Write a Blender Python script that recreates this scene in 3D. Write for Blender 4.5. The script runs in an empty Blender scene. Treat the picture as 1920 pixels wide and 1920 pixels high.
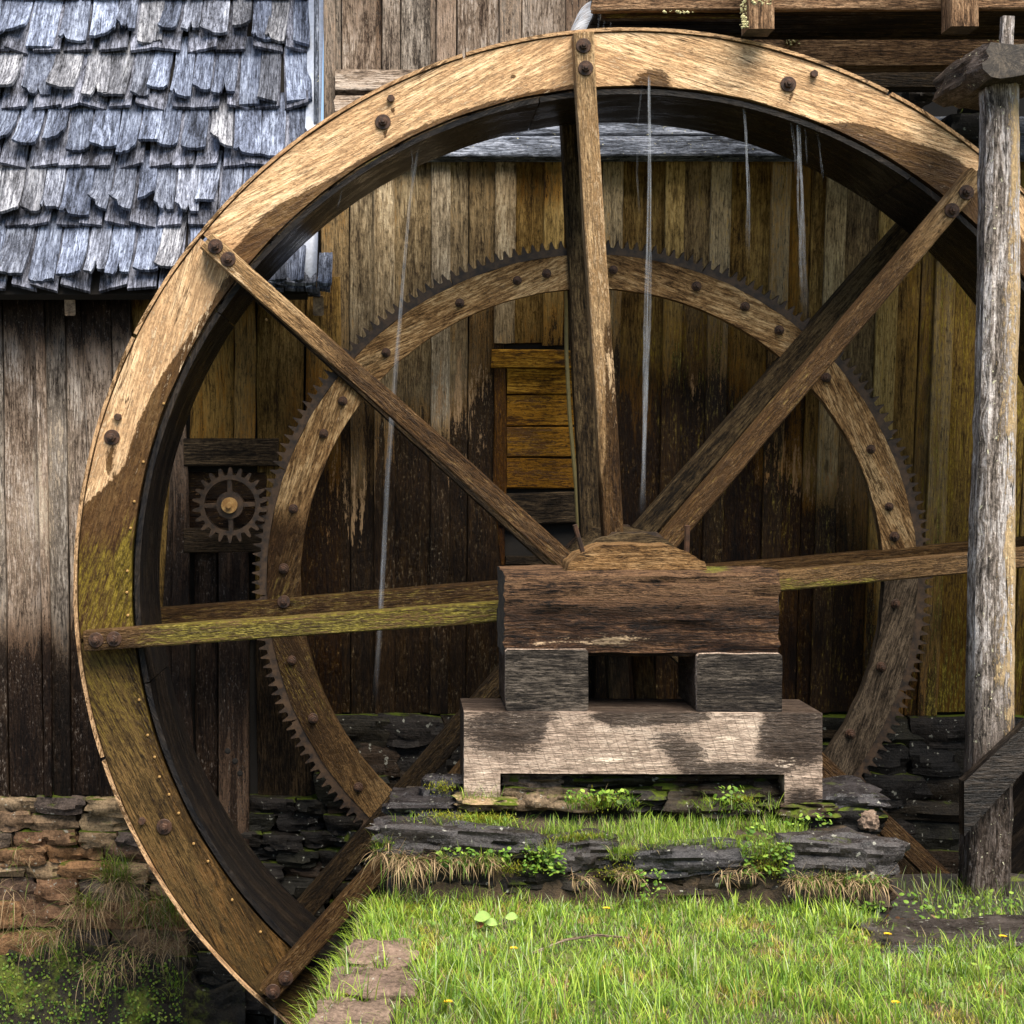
import bpy, bmesh, math, random
import numpy as np
from mathutils import Vector as V, Matrix, noise as MN
R = random.Random(7)
D = bpy.data
SC = bpy.context.scene
COL = SC.collection
rad = math.radians

# ------------------------------------------------------------------ camera, sky, sun, exposure
F = 3153.0            # focal length in photo pixels
CX, CY = 740.0, 870.0 # principal point of the (shifted) lens
CAMD, EYE = 7.0, 1.6
cam = D.cameras.new('camera'); camo = D.objects.new('camera', cam); COL.objects.link(camo)
camo.location = (0, -CAMD, EYE); camo.rotation_euler = (rad(90), 0, 0)
cam.sensor_width = 36; cam.lens = F / 1920 * 36
cam.shift_x = (960 - CX) / 1920; cam.shift_y = -(960 - CY) / 1920
cam.clip_end = 500
SC.camera = camo
SC.render.resolution_x = SC.render.resolution_y = 1024

SUN_EL, SUN_AZ = 60.0, 156.0     # azimuth clockwise from +Y (the wall's outward side is -Y)
w = D.worlds.new('World'); SC.world = w; w.use_nodes = True
nt = w.node_tree
sky = nt.nodes.new('ShaderNodeTexSky'); sky.sky_type = 'NISHITA'; sky.sun_disc = False
sky.sun_elevation = rad(SUN_EL); sky.sun_rotation = rad(SUN_AZ)
bg = nt.nodes['Background']; bg.inputs['Strength'].default_value = 0.10
nt.links.new(sky.outputs[0], bg.inputs[0])
sun = D.lights.new('sun', 'SUN'); sun.energy = 4.8; sun.angle = rad(50); sun.color = (1.0, 0.93, 0.82)
suno = D.objects.new('sun', sun); COL.objects.link(suno)
sd = V((math.sin(rad(SUN_AZ)) * math.cos(rad(SUN_EL)), math.cos(rad(SUN_AZ)) * math.cos(rad(SUN_EL)), math.sin(rad(SUN_EL))))
suno.rotation_euler = sd.to_track_quat('Z', 'Y').to_euler(); suno.location = (4, -8, 9)
SC.view_settings.view_transform = 'Standard'; SC.view_settings.look = 'None'
SC.view_settings.exposure = 1.15; SC.view_settings.gamma = 1.0

# ------------------------------------------------------------------ helpers
def W(px, py, Y):
    k = (CAMD + Y) / F
    return V(((px - CX) * k, Y, EYE - (py - CY) * k))
def S(Y): return (CAMD + Y) / F           # metres per photo pixel at depth Y
def PX(p):
    k = F / (CAMD + p[1]); return CX + p[0] * k, CY + (EYE - p[2]) * k
def sm(a, b, x):
    if a == b: return 1.0 if x >= a else 0.0
    t = min(1, max(0, (x - a) / (b - a))); return t * t * (3 - 2 * t)
def nz(x, y=0, z=0): return MN.noise(V((x, y, z)))
def fbm(x, y=0, z=0, o=4):
    s = 0; a = .5
    for i in range(o):
        s += a * MN.noise(V((x, y, z))); x *= 2.1; y *= 2.1; z *= 2.1; a *= .5
    return s

def root_loc(o):
    while o.parent is not None: o = o.parent
    return V(o.location)
def thing(name, label, cat, loc, group=None):
    o = D.objects.new(name, None); COL.objects.link(o); o.location = loc; o.empty_display_size = .1
    o['label'] = label; o['category'] = cat
    if group: o['group'] = group
    return o
def tag(o, label, cat, group=None):
    o['label'] = label; o['category'] = cat
    if group: o['group'] = group
    return o
def kind(o, k, label=None, cat=None):
    o['kind'] = k
    if label: o['label'] = label
    if cat: o['category'] = cat
    return o

def mk(name, verts, faces, mat, parent=None, uvs=None, mask=None, matidx=None, smooth=True, sharp=35, org=None):
    """verts in world space; one mesh object, local to its root thing (or to org)"""
    L = root_loc(parent) if parent is not None else (V(org) if org is not None else V((0, 0, 0)))
    me = D.meshes.new(name)
    vs = [(v[0] - L[0], v[1] - L[1], v[2] - L[2]) for v in verts]
    me.from_pydata(vs, [], faces)
    mats = mat if isinstance(mat, (list, tuple)) else [mat]
    for m in mats: me.materials.append(m)
    if uvs is not None:
        ul = me.uv_layers.new(name='UVMap')
        ul.data.foreach_set('uv', np.array([c for f in uvs for uv in f for c in uv], dtype=np.float32))
    if mask is not None:
        at = me.color_attributes.new('mask', 'FLOAT_COLOR', 'POINT')
        arr = np.ones((len(verts), 4), dtype=np.float32)
        for i, v in enumerate(verts): arr[i, :3] = mask(v)
        at.data.foreach_set('color', arr.ravel())
    if matidx is not None: me.polygons.foreach_set('material_index', matidx)
    if smooth:
        me.polygons.foreach_set('use_smooth', [True] * len(me.polygons))
        if sharp: me.set_sharp_from_angle(angle=rad(sharp))
    me.update()
    o = D.objects.new(name, me); COL.objects.link(o)
    if parent is not None: o.parent = parent
    else: o.location = L
    return o

def inst(name, me, loc, parent=None, rot=None, scale=None):
    o = D.objects.new(name, me); COL.objects.link(o)
    if parent is not None:
        o.parent = parent; o.location = V(loc) - root_loc(parent)
    else: o.location = loc
    if rot is not None: o.rotation_euler = rot
    if scale is not None: o.scale = scale if not isinstance(scale, (int, float)) else (scale,) * 3
    return o

def sweep(name, pts, side, up, hw, ht, parent, mat, ns=1, ch=.006, disp=0, dsc=(2, 14), mask=None, cap0=True, cap1=True, enddisp=0, org=None):
    """a timber: chamfered rectangular section swept along pts; u follows the grain"""
    n = len(pts)
    sd_ = side if isinstance(side, list) else [side] * n
    up_ = up if isinstance(up, list) else [up] * n
    hw_ = hw if isinstance(hw, list) else [hw] * n
    ht_ = ht if isinstance(ht, list) else [ht] * n
    ou, ov = R.uniform(0, 60), R.uniform(0, 60)
    sx, sy = R.uniform(0, 99), R.uniform(0, 99)
    verts = []; uv = []; u = 0
    def loop(a, b):
        c = min(ch, a * .45, b * .45); L = []
        cor = [(-a + c, -b), (a - c, -b), (a, -b + c), (a, b - c), (a - c, b), (-a + c, b), (-a, b - c), (-a, -b + c)]
        for k in range(8):
            p, q = cor[k], cor[(k + 1) % 8]
            m = ns if k % 2 == 0 else 1
            for j in range(m): L.append((p[0] + (q[0] - p[0]) * j / m, p[1] + (q[1] - p[1]) * j / m))
        return L
    nl = 0
    for i in range(n):
        if i: u += (pts[i] - pts[i - 1]).length
        L = loop(hw_[i], ht_[i]); nl = len(L); v = 0; vv = []
        for j, (a, b) in enumerate(L):
            if j: v += math.dist(L[j - 1], L[j])
            d = 0
            if disp:
                d = disp * (fbm(u * dsc[0] + sx, v * dsc[1] + sy, 0, 3) * 1.6 + .5 * nz(u * 1.3 + sx, v * 3, sy))
            r = math.hypot(a, b) or 1
            e = V((0, 0, 0))
            if enddisp and (i == 0 or i == n - 1):
                tng = (pts[1] - pts[0]).normalized() if i == 0 else (pts[-1] - pts[-2]).normalized()
                e = tng * enddisp * nz(a * 60 + sx, b * 60 + sy, i)
            verts.append(pts[i] + sd_[i] * (a + d * a / r) + up_[i] * (b + d * b / r) + e)
            vv.append((u + ou, v + ov))
        vv.append((u + ou, v + math.dist(L[-1], L[0]) + ov)); uv.append(vv)
    faces = []; uvs = []; mi = []
    for i in range(n - 1):
        for j in range(nl):
            k = (j + 1) % nl
            faces.append((i * nl + j, i * nl + k, (i + 1) * nl + k, (i + 1) * nl + j))
            uvs.append((uv[i][j], uv[i][j + 1], uv[i + 1][j + 1], uv[i + 1][j])); mi.append(0)
    hase = isinstance(mat, (list, tuple)) and len(mat) > 1
    for e, on in ((0, cap0), (n - 1, cap1)):
        if not on: continue
        ids = [e * nl + j for j in range(nl)]
        L = loop(hw_[e], ht_[e])
        cu = [(a, b) for a, b in L]
        if e == 0: faces.append(tuple(reversed(ids))); uvs.append(tuple(reversed(cu)))
        else: faces.append(tuple(ids)); uvs.append(tuple(cu))
        mi.append(1 if hase else 0)
    return mk(name, verts, faces, mat, parent, uvs, mask, mi, org=org)

def lerp(a, b, n, warp=0, axis=None):
    sx = R.uniform(0, 99); P = []
    for i in range(n + 1):
        t = i / n; p = a.lerp(b, t)
        if warp and axis is not None: p = p + axis * warp * (nz(sx + t * 2.2) + .4 * nz(sx + t * 6))
        P.append(p)
    return P

def timber(name, a, b, wdir, w_, t_, parent, mat, n=8, warp=0, **kw):
    """straight timber a->b, w_ along wdir, t_ across both"""
    d = (b - a).normalized(); s = (wdir - d * wdir.dot(d)).normalized(); u = d.cross(s)
    return sweep(name, lerp(a, b, n, warp, s), s, u, w_ / 2, t_ / 2, parent, mat, **kw)

def poly_extrude(name, outline, y0, y1, mat, parent, mask=None, sharp=35):
    """outline: list of (x,z) world, extruded y0->y1"""
    n = len(outline)
    verts = [(x, y0, z) for x, z in outline] + [(x, y1, z) for x, z in outline]
    area = sum(outline[i][0] * outline[(i + 1) % n][1] - outline[(i + 1) % n][0] * outline[i][1] for i in range(n))
    f = list(range(n)); b = list(range(2 * n - 1, n - 1, -1))
    faces = [tuple(f), tuple(b)]
    uvs = [tuple((verts[i][0], verts[i][2]) for i in f), tuple((verts[i][0], verts[i][2]) for i in b)]
    for i in range(n):
        j = (i + 1) % n
        faces.append((j, i, n + i, n + j)); L = math.dist(outline[i], outline[j])
        uvs.append(((L, y0), (0, y0), (0, y1), (L, y1)))
    if area < 0:
        faces = [tuple(reversed(q)) for q in faces]; uvs = [tuple(reversed(q)) for q in uvs]
    return mk(name, verts, faces, mat, parent, uvs, mask, sharp=sharp)

# ------------------------------------------------------------------ materials
class G:
    def __init__(s, name):
        s.m = D.materials.new(name); s.m.use_nodes = True; s.t = s.m.node_tree
        s.b = s.t.nodes['Principled BSDF']; s.out = s.t.nodes['Material Output']
    def n(s, typ, ins=None, **props):
        nd = s.t.nodes.new(typ)
        for k, v in props.items(): setattr(nd, k, v)
        for k, v in (ins or {}).items(): s.set(nd.inputs[k], v)
        return nd
    def set(s, sock, v):
        if isinstance(v, bpy.types.NodeSocket): s.t.links.new(v, sock)
        else: sock.default_value = v
    def math(s, op, a, b=None, c=None, clamp=False):
        nd = s.n('ShaderNodeMath', operation=op, use_clamp=clamp)
        s.set(nd.inputs[0], a)
        if b is not None: s.set(nd.inputs[1], b)
        if c is not None: s.set(nd.inputs[2], c)
        return nd.outputs[0]
    def mix(s, f, a, b, blend='MIX'):
        nd = s.n('ShaderNodeMix', data_type='RGBA', blend_type=blend, clamp_factor=True)
        s.set(nd.inputs[0], f)
        for i, v in ((6, a), (7, b)): s.set(nd.inputs[i], v if isinstance(v, bpy.types.NodeSocket) else (*v, 1))
        return nd.outputs[2]
    def noise(s, vec, scale=1, detail=4, rough=.6, dist=0):
        nd = s.n('ShaderNodeTexNoise', {'Vector': vec, 'Scale': scale, 'Detail': detail, 'Roughness': rough, 'Distortion': dist})
        return nd.outputs['Fac']
    def ramp(s, f, stops, interp='LINEAR'):
        nd = s.n('ShaderNodeValToRGB'); s.set(nd.inputs[0], f); cr = nd.color_ramp; cr.interpolation = interp
        while len(cr.elements) < len(stops): cr.elements.new(.5)
        for e, (p, c) in zip(cr.elements, stops): e.position = p; e.color = (*c, 1) if len(c) == 3 else c
        return nd.outputs[0]
    def mr(s, v, a, b, c=0, d=1, smooth=True):
        nd = s.n('ShaderNodeMapRange', interpolation_type='SMOOTHSTEP' if smooth else 'LINEAR')
        for i, x in enumerate((v, a, b, c, d)): s.set(nd.inputs[i], x)
        return nd.outputs[0]
    def vmul(s, vec, xyz):
        nd = s.n('ShaderNodeVectorMath', operation='MULTIPLY'); s.set(nd.inputs[0], vec); nd.inputs[1].default_value = xyz
        return nd.outputs[0]
    def scale(s, col, f): return s.n('ShaderNodeVectorMath', {0: col, 3: f}, operation='SCALE').outputs[0]

def wood(name, dark, mid, light, wetcol=.3, moss=(.11, .12, .02), mossamt=0, fine=1.0, crack=.6, bump=.7, saw=0, bright=None, rough=.8, blot=1.0, vary=.35, wetrough=.32, lichen=0, cw=.13, fib=1.0, stain=None, jit=0.0, flow=1.0, knots=.5, speck=1.0, fleck=.3, grayv=.0, sat=1.04):
    g = G(name)
    uv = g.n('ShaderNodeUVMap').outputs[0]
    oi = g.n('ShaderNodeObjectInfo').outputs['Random']
    sp = g.n('ShaderNodeSeparateXYZ', {0: uv})
    z = g.math('MULTIPLY', oi, 37.0)
    P = g.n('ShaderNodeCombineXYZ', {0: sp.outputs[0], 1: sp.outputs[1], 2: z}).outputs[0]
    f1 = g.noise(g.vmul(P, (13 * fine, 130 * fine, 1)), 1, 3, .7)         # fibres
    f2 = g.noise(g.vmul(P, (1.9, 24, 1)), 1, 5, .7, .4)                 # streaks
    f3 = g.noise(g.vmul(P, (3.5, 8, 1)), 1, 6, .74)                      # blotches
    f4 = g.noise(g.vmul(P, (38, 95, 1)), 1, 4, .8)                      # flecks
    cr = g.noise(g.vmul(P, (1.3, 34, 1)), 1, 3, .5, .5)
    crk = g.mr(g.math('ABSOLUTE', g.math('SUBTRACT', cr, .5)), 0, .022, 1, 0)
    crk = g.math('MULTIPLY', crk, g.mr(f3, .42, .6))
    val = g.math('ADD', g.math('MULTIPLY', f2, .6), g.math('MULTIPLY', f1, .3))
    val = g.math('ADD', val, g.math('MULTIPLY', g.math('SUBTRACT', f3, .5), .7 * blot))
    val = g.math('ADD', val, g.math('MULTIPLY', g.math('SUBTRACT', f4, .5), .35))
    c = g.ramp(val, [(.45 - cw, dark), (.45, mid), (.45 + cw, light)])
    c = g.scale(c, g.math('MULTIPLY', g.mr(f1, .33, .66, 1 - .38 * fib, 1 + .3 * fib), g.mr(f4, .36, .46, 1 - .55 * fib, 1.0)))
    tone = g.mr(oi, 0, 1, 1 - vary, 1 + vary, smooth=False)
    c = g.scale(c, tone)
    if grayv:
        bwn = g.n('ShaderNodeRGBToBW', {0: c}).outputs[0]
        gcl = g.n('ShaderNodeCombineColor', {0: g.math('MULTIPLY', bwn, 1.12), 1: bwn, 2: g.math('MULTIPLY', bwn, .82)}).outputs[0]
        c = g.mix(g.mr(g.math('FRACT', g.math('MULTIPLY', oi, 7.31)), .35, 1.0, 0, grayv), c, gcl)
    at = g.n('ShaderNodeAttribute', attribute_name='mask', attribute_type='GEOMETRY')
    ms = g.n('ShaderNodeSeparateColor', {0: at.outputs['Color']})
    kn = g.n('ShaderNodeTexVoronoi', {'Vector': g.vmul(P, (2.6, 7.5, 1)), 'Scale': 1.0})
    kr = g.n('ShaderNodeSeparateColor', {0: kn.outputs['Color']})
    knot = g.math('MULTIPLY', g.mr(g.math('ADD', kn.outputs['Distance'], g.math('MULTIPLY', g.math('SUBTRACT', f4, .5), .12)), .03, .15, 1, 0), g.math('GREATER_THAN', kr.outputs[0], 1 - .35 * knots))
    c = g.mix(g.math('MULTIPLY', knot, .8), c, tuple(x * .5 for x in dark))
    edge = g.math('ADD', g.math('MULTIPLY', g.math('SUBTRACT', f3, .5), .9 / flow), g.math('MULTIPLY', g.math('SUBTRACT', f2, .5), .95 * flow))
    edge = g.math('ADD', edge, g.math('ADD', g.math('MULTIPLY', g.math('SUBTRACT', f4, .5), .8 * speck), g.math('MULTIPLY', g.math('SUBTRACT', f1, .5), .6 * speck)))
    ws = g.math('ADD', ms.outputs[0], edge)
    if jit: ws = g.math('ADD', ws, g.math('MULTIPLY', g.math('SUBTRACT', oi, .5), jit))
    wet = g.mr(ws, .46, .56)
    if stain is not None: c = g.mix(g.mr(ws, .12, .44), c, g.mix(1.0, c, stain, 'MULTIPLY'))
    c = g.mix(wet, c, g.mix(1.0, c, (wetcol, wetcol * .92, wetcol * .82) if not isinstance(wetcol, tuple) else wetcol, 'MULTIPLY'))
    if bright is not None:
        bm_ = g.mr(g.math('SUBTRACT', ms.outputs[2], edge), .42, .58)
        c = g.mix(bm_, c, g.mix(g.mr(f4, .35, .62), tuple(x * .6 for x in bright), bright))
    mo = g.mr(g.math('ADD', ms.outputs[1], g.math('ADD', g.math('MULTIPLY', edge, .8), g.math('MULTIPLY', g.math('SUBTRACT', f1, .5), .8))), .42, .95)
    if mossamt: mo = g.math('MAXIMUM', mo, g.mr(f3, .68 - mossamt * .2, .8))
    mc = g.mix(g.mr(f4, .34, .66), tuple(x * .30 for x in moss), tuple(min(1, x * 1.55) for x in moss))
    mc = g.scale(mc, g.mr(f1, .33, .66, .55, 1.25))
    c = g.mix(g.math('MULTIPLY', mo, .75), c, mc)
    if lichen:
        li = g.mr(g.noise(g.vmul(P, (55, 55, 1)), 1, 3, .6), .70 - lichen * .1, .74 - lichen * .1)
        c = g.mix(li, c, (.55, .52, .36))
    fk = g.math('MULTIPLY', g.mr(f4, .56, .68), g.mr(f3, .42, .58))
    c = g.mix(g.math('MULTIPLY', fk, fleck), c, light)
    hgt = g.math('ADD', g.math('MULTIPLY', f1, .5), g.math('MULTIPLY', f4, .5))
    if saw:
        q = g.math('ADD', sp.outputs[0], g.math('MULTIPLY', sp.outputs[1], .32))
        q = g.math('ADD', g.math('MULTIPLY', q, 190.0 * saw), g.math('MULTIPLY', f3, 3.0))
        sw = g.mr(g.math('SINE', q), .86, 1.0)
        sw = g.math('MULTIPLY', sw, g.mr(f4, .35, .6))
        c = g.mix(g.math('MULTIPLY', sw, .5), c, tuple(x * .6 for x in dark))
    c = g.mix(g.math('MULTIPLY', crk, crack), c, tuple(x * .25 for x in dark))
    bp = g.n('ShaderNodeBump', {'Strength': bump, 'Distance': .024, 'Height': hgt})
    c = g.n('ShaderNodeHueSaturation', {'Saturation': sat, 'Color': c}).outputs[0]
    g.set(g.b.inputs['Base Color'], c)
    g.set(g.b.inputs['Normal'], bp.outputs[0])
    rg = g.mr(f4, .3, .7, rough - .08, rough + .1, smooth=False)
    g.set(g.b.inputs['Roughness'], g.n('ShaderNodeMix', {0: g.math('MULTIPLY', wet, g.mr(f3, .35, .6)), 2: rg, 3: wetrough}).outputs[0])
    g.b.inputs['Specular IOR Level'].default_value = .14
    return g.m

def endgrain(name, dark, mid, light):
    g = G(name)
    uv = g.n('ShaderNodeUVMap').outputs[0]
    oi = g.n('ShaderNodeObjectInfo').outputs['Random']
    sp = g.n('ShaderNodeSeparateXYZ', {0: uv})
    P = g.n('ShaderNodeCombineXYZ', {0: sp.outputs[0], 1: sp.outputs[1], 2: g.math('MULTIPLY', oi, 9)}).outputs[0]
    n1 = g.noise(P, 14, 5, .75, 1.0); n2 = g.noise(P, 90, 4, .75)
    dx = g.math('ADD', sp.outputs[0], g.math('MULTIPLY_ADD', oi, .5, -.25)); dy = g.math('SUBTRACT', sp.outputs[1], g.math('MULTIPLY_ADD', oi, -.3, .22))
    an = g.math('ARCTAN2', dy, dx); rr = g.math('SQRT', g.math('ADD', g.math('MULTIPLY', dx, dx), g.math('MULTIPLY', dy, dy)))
    ray = g.noise(g.n('ShaderNodeCombineXYZ', {0: g.math('MULTIPLY', an, 7.0), 1: g.math('MULTIPLY', rr, 9.0), 2: g.math('MULTIPLY', oi, 9)}).outputs[0], 1, 5, .75)
    r = g.math('MULTIPLY_ADD', g.math('SINE', g.math('ADD', g.math('MULTIPLY', rr, 520.0), g.math('MULTIPLY', n1, 14.0))), .5, .5)
    v = g.math('ADD', g.math('MULTIPLY', r, .0), g.math('ADD', g.math('MULTIPLY', n1, .42), g.math('ADD', g.math('MULTIPLY', n2, .25), g.math('MULTIPLY', ray, .30))))
    c = g.ramp(v, [(.38, dark), (.48, mid), (.60, light)])
    g.set(g.b.inputs['Base Color'], c); g.b.inputs['Roughness'].default_value = .8
    g.set(g.b.inputs['Normal'], g.n('ShaderNodeBump', {'Strength': .5, 'Distance': .004, 'Height': g.math('ADD', n2, ray)}).outputs[0])
    return g.m

def stone_mat(name, cols, moss=.5, rough=.75, wet=0.0, strata=.6, spec=.12):
    g = G(name)
    tc = g.n('ShaderNodeTexCoord').outputs['Object']
    geo = g.n('ShaderNodeNewGeometry')
    pos = geo.outputs['Position']; nrm = g.n('ShaderNodeSeparateXYZ', {0: geo.outputs['Normal']})
    oi = g.n('ShaderNodeObjectInfo').outputs['Random']
    n1 = g.noise(pos, 12, 5, .72); n2 = g.noise(pos, 80, 4, .75)
    lay = g.noise(g.vmul(pos, (6, 6, 70)), 1, 3, .65, .3)
    base = g.ramp(oi, [(i / max(1, len(cols) - 1), c) for i, c in enumerate(cols)])
    v = g.math('ADD', g.math('MULTIPLY', n2, .7), g.math('ADD', g.math('MULTIPLY', n1, .7), g.math('MULTIPLY', g.math('SUBTRACT', lay, .5), strata)))
    c = g.scale(base, g.mr(v, .45, .98, .25, 1.8))
    li = g.mr(g.noise(pos, 38, 3, .5), .66, .70)
    c = g.mix(g.math('MULTIPLY', li, .55), c, (.38, .37, .30))
    at = g.n('ShaderNodeAttribute', attribute_name='mask', attribute_type='GEOMETRY')
    mo = g.math('ADD', g.math('MULTIPLY', nrm.outputs[2], .32), g.math('SUBTRACT', g.noise(pos, 7, 4, .7), .5 - (moss - .5) * .5))
    mo = g.mr(mo, .2, .36)
    c = g.mix(mo, c, g.mix(n2, (.012, .022, .003), (.11, .14, .012)))
    g.b.inputs['Specular IOR Level'].default_value = spec
    g.set(g.b.inputs['Base Color'], c)
    g.set(g.b.inputs['Roughness'], g.math('ADD', g.mr(n1, .35, .65, rough - wet, rough), g.math('MULTIPLY', mo, .3)))
    h = g.math('ADD', g.math('MULTIPLY', n2, .6), g.math('ADD', n1, g.math('MULTIPLY', lay, strata)))
    g.set(g.b.inputs['Normal'], g.n('ShaderNodeBump', {'Strength': .8, 'Distance': .012, 'Height': h}).outputs[0])
    return g.m

def iron_mat(name, a, b, rough=.6):
    g = G(name); pos = g.n('ShaderNodeTexCoord').outputs['Object']
    n1 = g.noise(pos, 30, 6, .7); n2 = g.noise(pos, 140, 4, .6)
    c = g.mix(g.mr(n1, .35, .65), a, b)
    g.set(g.b.inputs['Base Color'], c); g.b.inputs['Roughness'].default_value = rough; g.b.inputs['Specular IOR Level'].default_value = .2
    g.set(g.b.inputs['Normal'], g.n('ShaderNodeBump', {'Strength': .5, 'Distance': .002, 'Height': n2}).outputs[0])
    return g.m

def leaf_mat(name, trans=.35, rough=.5):
    g = G(name)
    c = g.n('ShaderNodeAttribute', attribute_name='col', attribute_type='GEOMETRY').outputs['Color']
    g.set(g.b.inputs['Base Color'], c); g.b.inputs['Roughness'].default_value = rough
    g.b.inputs['Specular IOR Level'].default_value = .3
    tr = g.n('ShaderNodeBsdfTranslucent', {'Color': c})
    mx = g.n('ShaderNodeMixShader', {0: trans, 1: g.b.outputs[0], 2: tr.outputs[0]})
    g.t.links.new(mx.outputs[0], g.out.inputs[0])
    return g.m

def soil_mat(name, cols, moss=.4, rough=.95):
    g = G(name); geo = g.n('ShaderNodeNewGeometry'); pos = geo.outputs['Position']
    n1 = g.noise(pos, 6, 5, .7); n2 = g.noise(pos, 70, 4, .7)
    c = g.ramp(g.math('ADD', g.math('MULTIPLY', n1, .6), g.math('MULTIPLY', n2, .4)), [(.35, cols[0]), (.5, cols[1]), (.65, cols[2])])
    mo = g.mr(g.noise(pos, 3.5, 6, .7), .62 - moss * .25, .72 - moss * .25)
    c = g.mix(mo, c, g.mix(n2, (.03, .045, .006), (.17, .19, .02)))
    g.set(g.b.inputs['Base Color'], c); g.b.inputs['Roughness'].default_value = rough
    g.set(g.b.inputs['Normal'], g.n('ShaderNodeBump', {'Strength': 1, 'Distance': .02, 'Height': g.math('ADD', n1, n2)}).outputs[0])
    return g.m

def water_mat(name, alpha=.4, streak=60):
    g = G(name)
    uv = g.n('ShaderNodeUVMap').outputs[0]; sp = g.n('ShaderNodeSeparateXYZ', {0: uv})
    st = g.noise(g.vmul(uv, (5.0, streak, 1)), 1, 4, .6)
    g.b.inputs['Base Color'].default_value = (.86, .9, .95, 1); g.b.inputs['Roughness'].default_value = .15
    tp = g.n('ShaderNodeBsdfTransparent')
    at = g.n('ShaderNodeAttribute', attribute_name='mask', attribute_type='GEOMETRY')
    ms = g.n('ShaderNodeSeparateColor', {0: at.outputs['Color']})
    a = g.math('MULTIPLY', g.mr(st, .3, .65, alpha * .25, alpha), ms.outputs[0])
    wt = g.n('ShaderNodeMixShader', {0: .5, 1: g.b.outputs[0], 2: g.n('ShaderNodeBsdfTranslucent', {'Color': (.86, .9, .95, 1)}).outputs[0]})
    mx = g.n('ShaderNodeMixShader', {0: a, 1: tp.outputs[0], 2: wt.outputs[0]})
    g.t.links.new(mx.outputs[0], g.out.inputs[0])
    return g.m

M = {}
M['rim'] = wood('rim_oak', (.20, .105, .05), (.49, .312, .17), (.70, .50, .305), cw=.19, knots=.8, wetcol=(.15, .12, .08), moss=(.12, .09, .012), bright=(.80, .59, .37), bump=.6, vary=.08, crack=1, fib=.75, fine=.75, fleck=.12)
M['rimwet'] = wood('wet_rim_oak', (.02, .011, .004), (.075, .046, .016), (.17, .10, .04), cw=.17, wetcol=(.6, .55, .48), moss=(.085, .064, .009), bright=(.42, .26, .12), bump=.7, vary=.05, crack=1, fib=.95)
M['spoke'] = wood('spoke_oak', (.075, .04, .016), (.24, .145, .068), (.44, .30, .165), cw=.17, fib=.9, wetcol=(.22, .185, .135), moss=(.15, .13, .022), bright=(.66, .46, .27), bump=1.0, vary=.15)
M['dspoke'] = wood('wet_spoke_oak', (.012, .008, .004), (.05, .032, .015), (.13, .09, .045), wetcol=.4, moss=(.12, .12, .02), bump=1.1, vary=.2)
_gk = dict(wetcol=(.17, .145, .115), moss=(.10, .085, .015), bright=(.60, .43, .26), bump=.9, vary=.12)
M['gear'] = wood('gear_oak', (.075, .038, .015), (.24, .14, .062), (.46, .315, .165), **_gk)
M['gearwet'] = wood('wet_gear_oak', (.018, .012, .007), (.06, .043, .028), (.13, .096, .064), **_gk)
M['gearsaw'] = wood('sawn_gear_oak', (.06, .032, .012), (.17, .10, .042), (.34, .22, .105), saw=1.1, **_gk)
M['sole'] = wood('wet_sole_board', (.004, .004, .005), (.018, .015, .013), (.055, .045, .038), wetcol=.6, bump=.6, rough=.42, vary=.3, wetrough=.2)
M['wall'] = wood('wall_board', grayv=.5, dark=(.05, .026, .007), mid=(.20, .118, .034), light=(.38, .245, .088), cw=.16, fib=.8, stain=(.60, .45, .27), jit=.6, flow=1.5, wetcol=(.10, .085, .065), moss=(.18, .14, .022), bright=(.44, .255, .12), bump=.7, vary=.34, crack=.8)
M['batten'] = wood('batten', (.10, .06, .018), (.37, .245, .085), (.62, .45, .20), grayv=.5, cw=.18, fib=.8, stain=(.60, .46, .29), jit=.6, flow=1.5, wetcol=(.085, .07, .05), moss=(.22, .175, .035), bright=(.46, .24, .09), bump=.7, vary=.22, crack=.8)
_wg = dict(stain=(.60, .47, .32), jit=.6, flow=1.5, bump=.7, crack=.8, bright=(.44, .28, .15), grayv=.4)
M['wallg'] = wood('grey_brown_board', (.05, .032, .016), (.20, .14, .072), (.40, .31, .185), cw=.16, fib=.8, wetcol=(.10, .085, .065), moss=(.15, .125, .03), vary=.3, **_wg)
M['battg'] = wood('grey_brown_batten', (.10, .068, .036), (.36, .265, .155), (.62, .50, .335), cw=.18, fib=.8, wetcol=(.085, .07, .05), moss=(.2, .17, .05), vary=.2, **_wg)
M['grey'] = wood('grey_wall_board', sat=.88, dark=(.055, .03, .016), mid=(.27, .185, .12), light=(.55, .45, .36), cw=.15, fib=.95, grayv=.6, stain=(.52, .42, .33), jit=.35, flow=1.3, wetcol=(.11, .09, .07), moss=(.12, .10, .02), bright=(.62, .48, .33), bump=.7, vary=.25, crack=.9)
M['dark'] = wood('dark_board', (.007, .005, .003), (.03, .02, .011), (.085, .058, .032), wetcol=.5, moss=(.06, .05, .01), bump=.8, vary=.35, crack=1)
M['hatch'] = wood('hatch_plank', (.05, .02, .004), (.24, .11, .014), (.46, .25, .045), wetcol=(.16, .12, .08), moss=(.15, .12, .01), bump=.6, vary=.22)
M['blue'] = wood('silvered_board', (.03, .034, .042), (.13, .145, .18), (.32, .345, .41), wetcol=.35, moss=(.12, .13, .05), bump=1.0, vary=.18, crack=1, lichen=.25)
M['shake'] = wood('roof_shake', (.028, .032, .045), (.14, .16, .22), (.32, .36, .46), cw=.16, fib=1.0, knots=.2, grayv=.5, wetcol=.35, bump=1.0, vary=.36, crack=.9, fine=.8)  # weathered grey with the blue of skylight put into its colour
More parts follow.
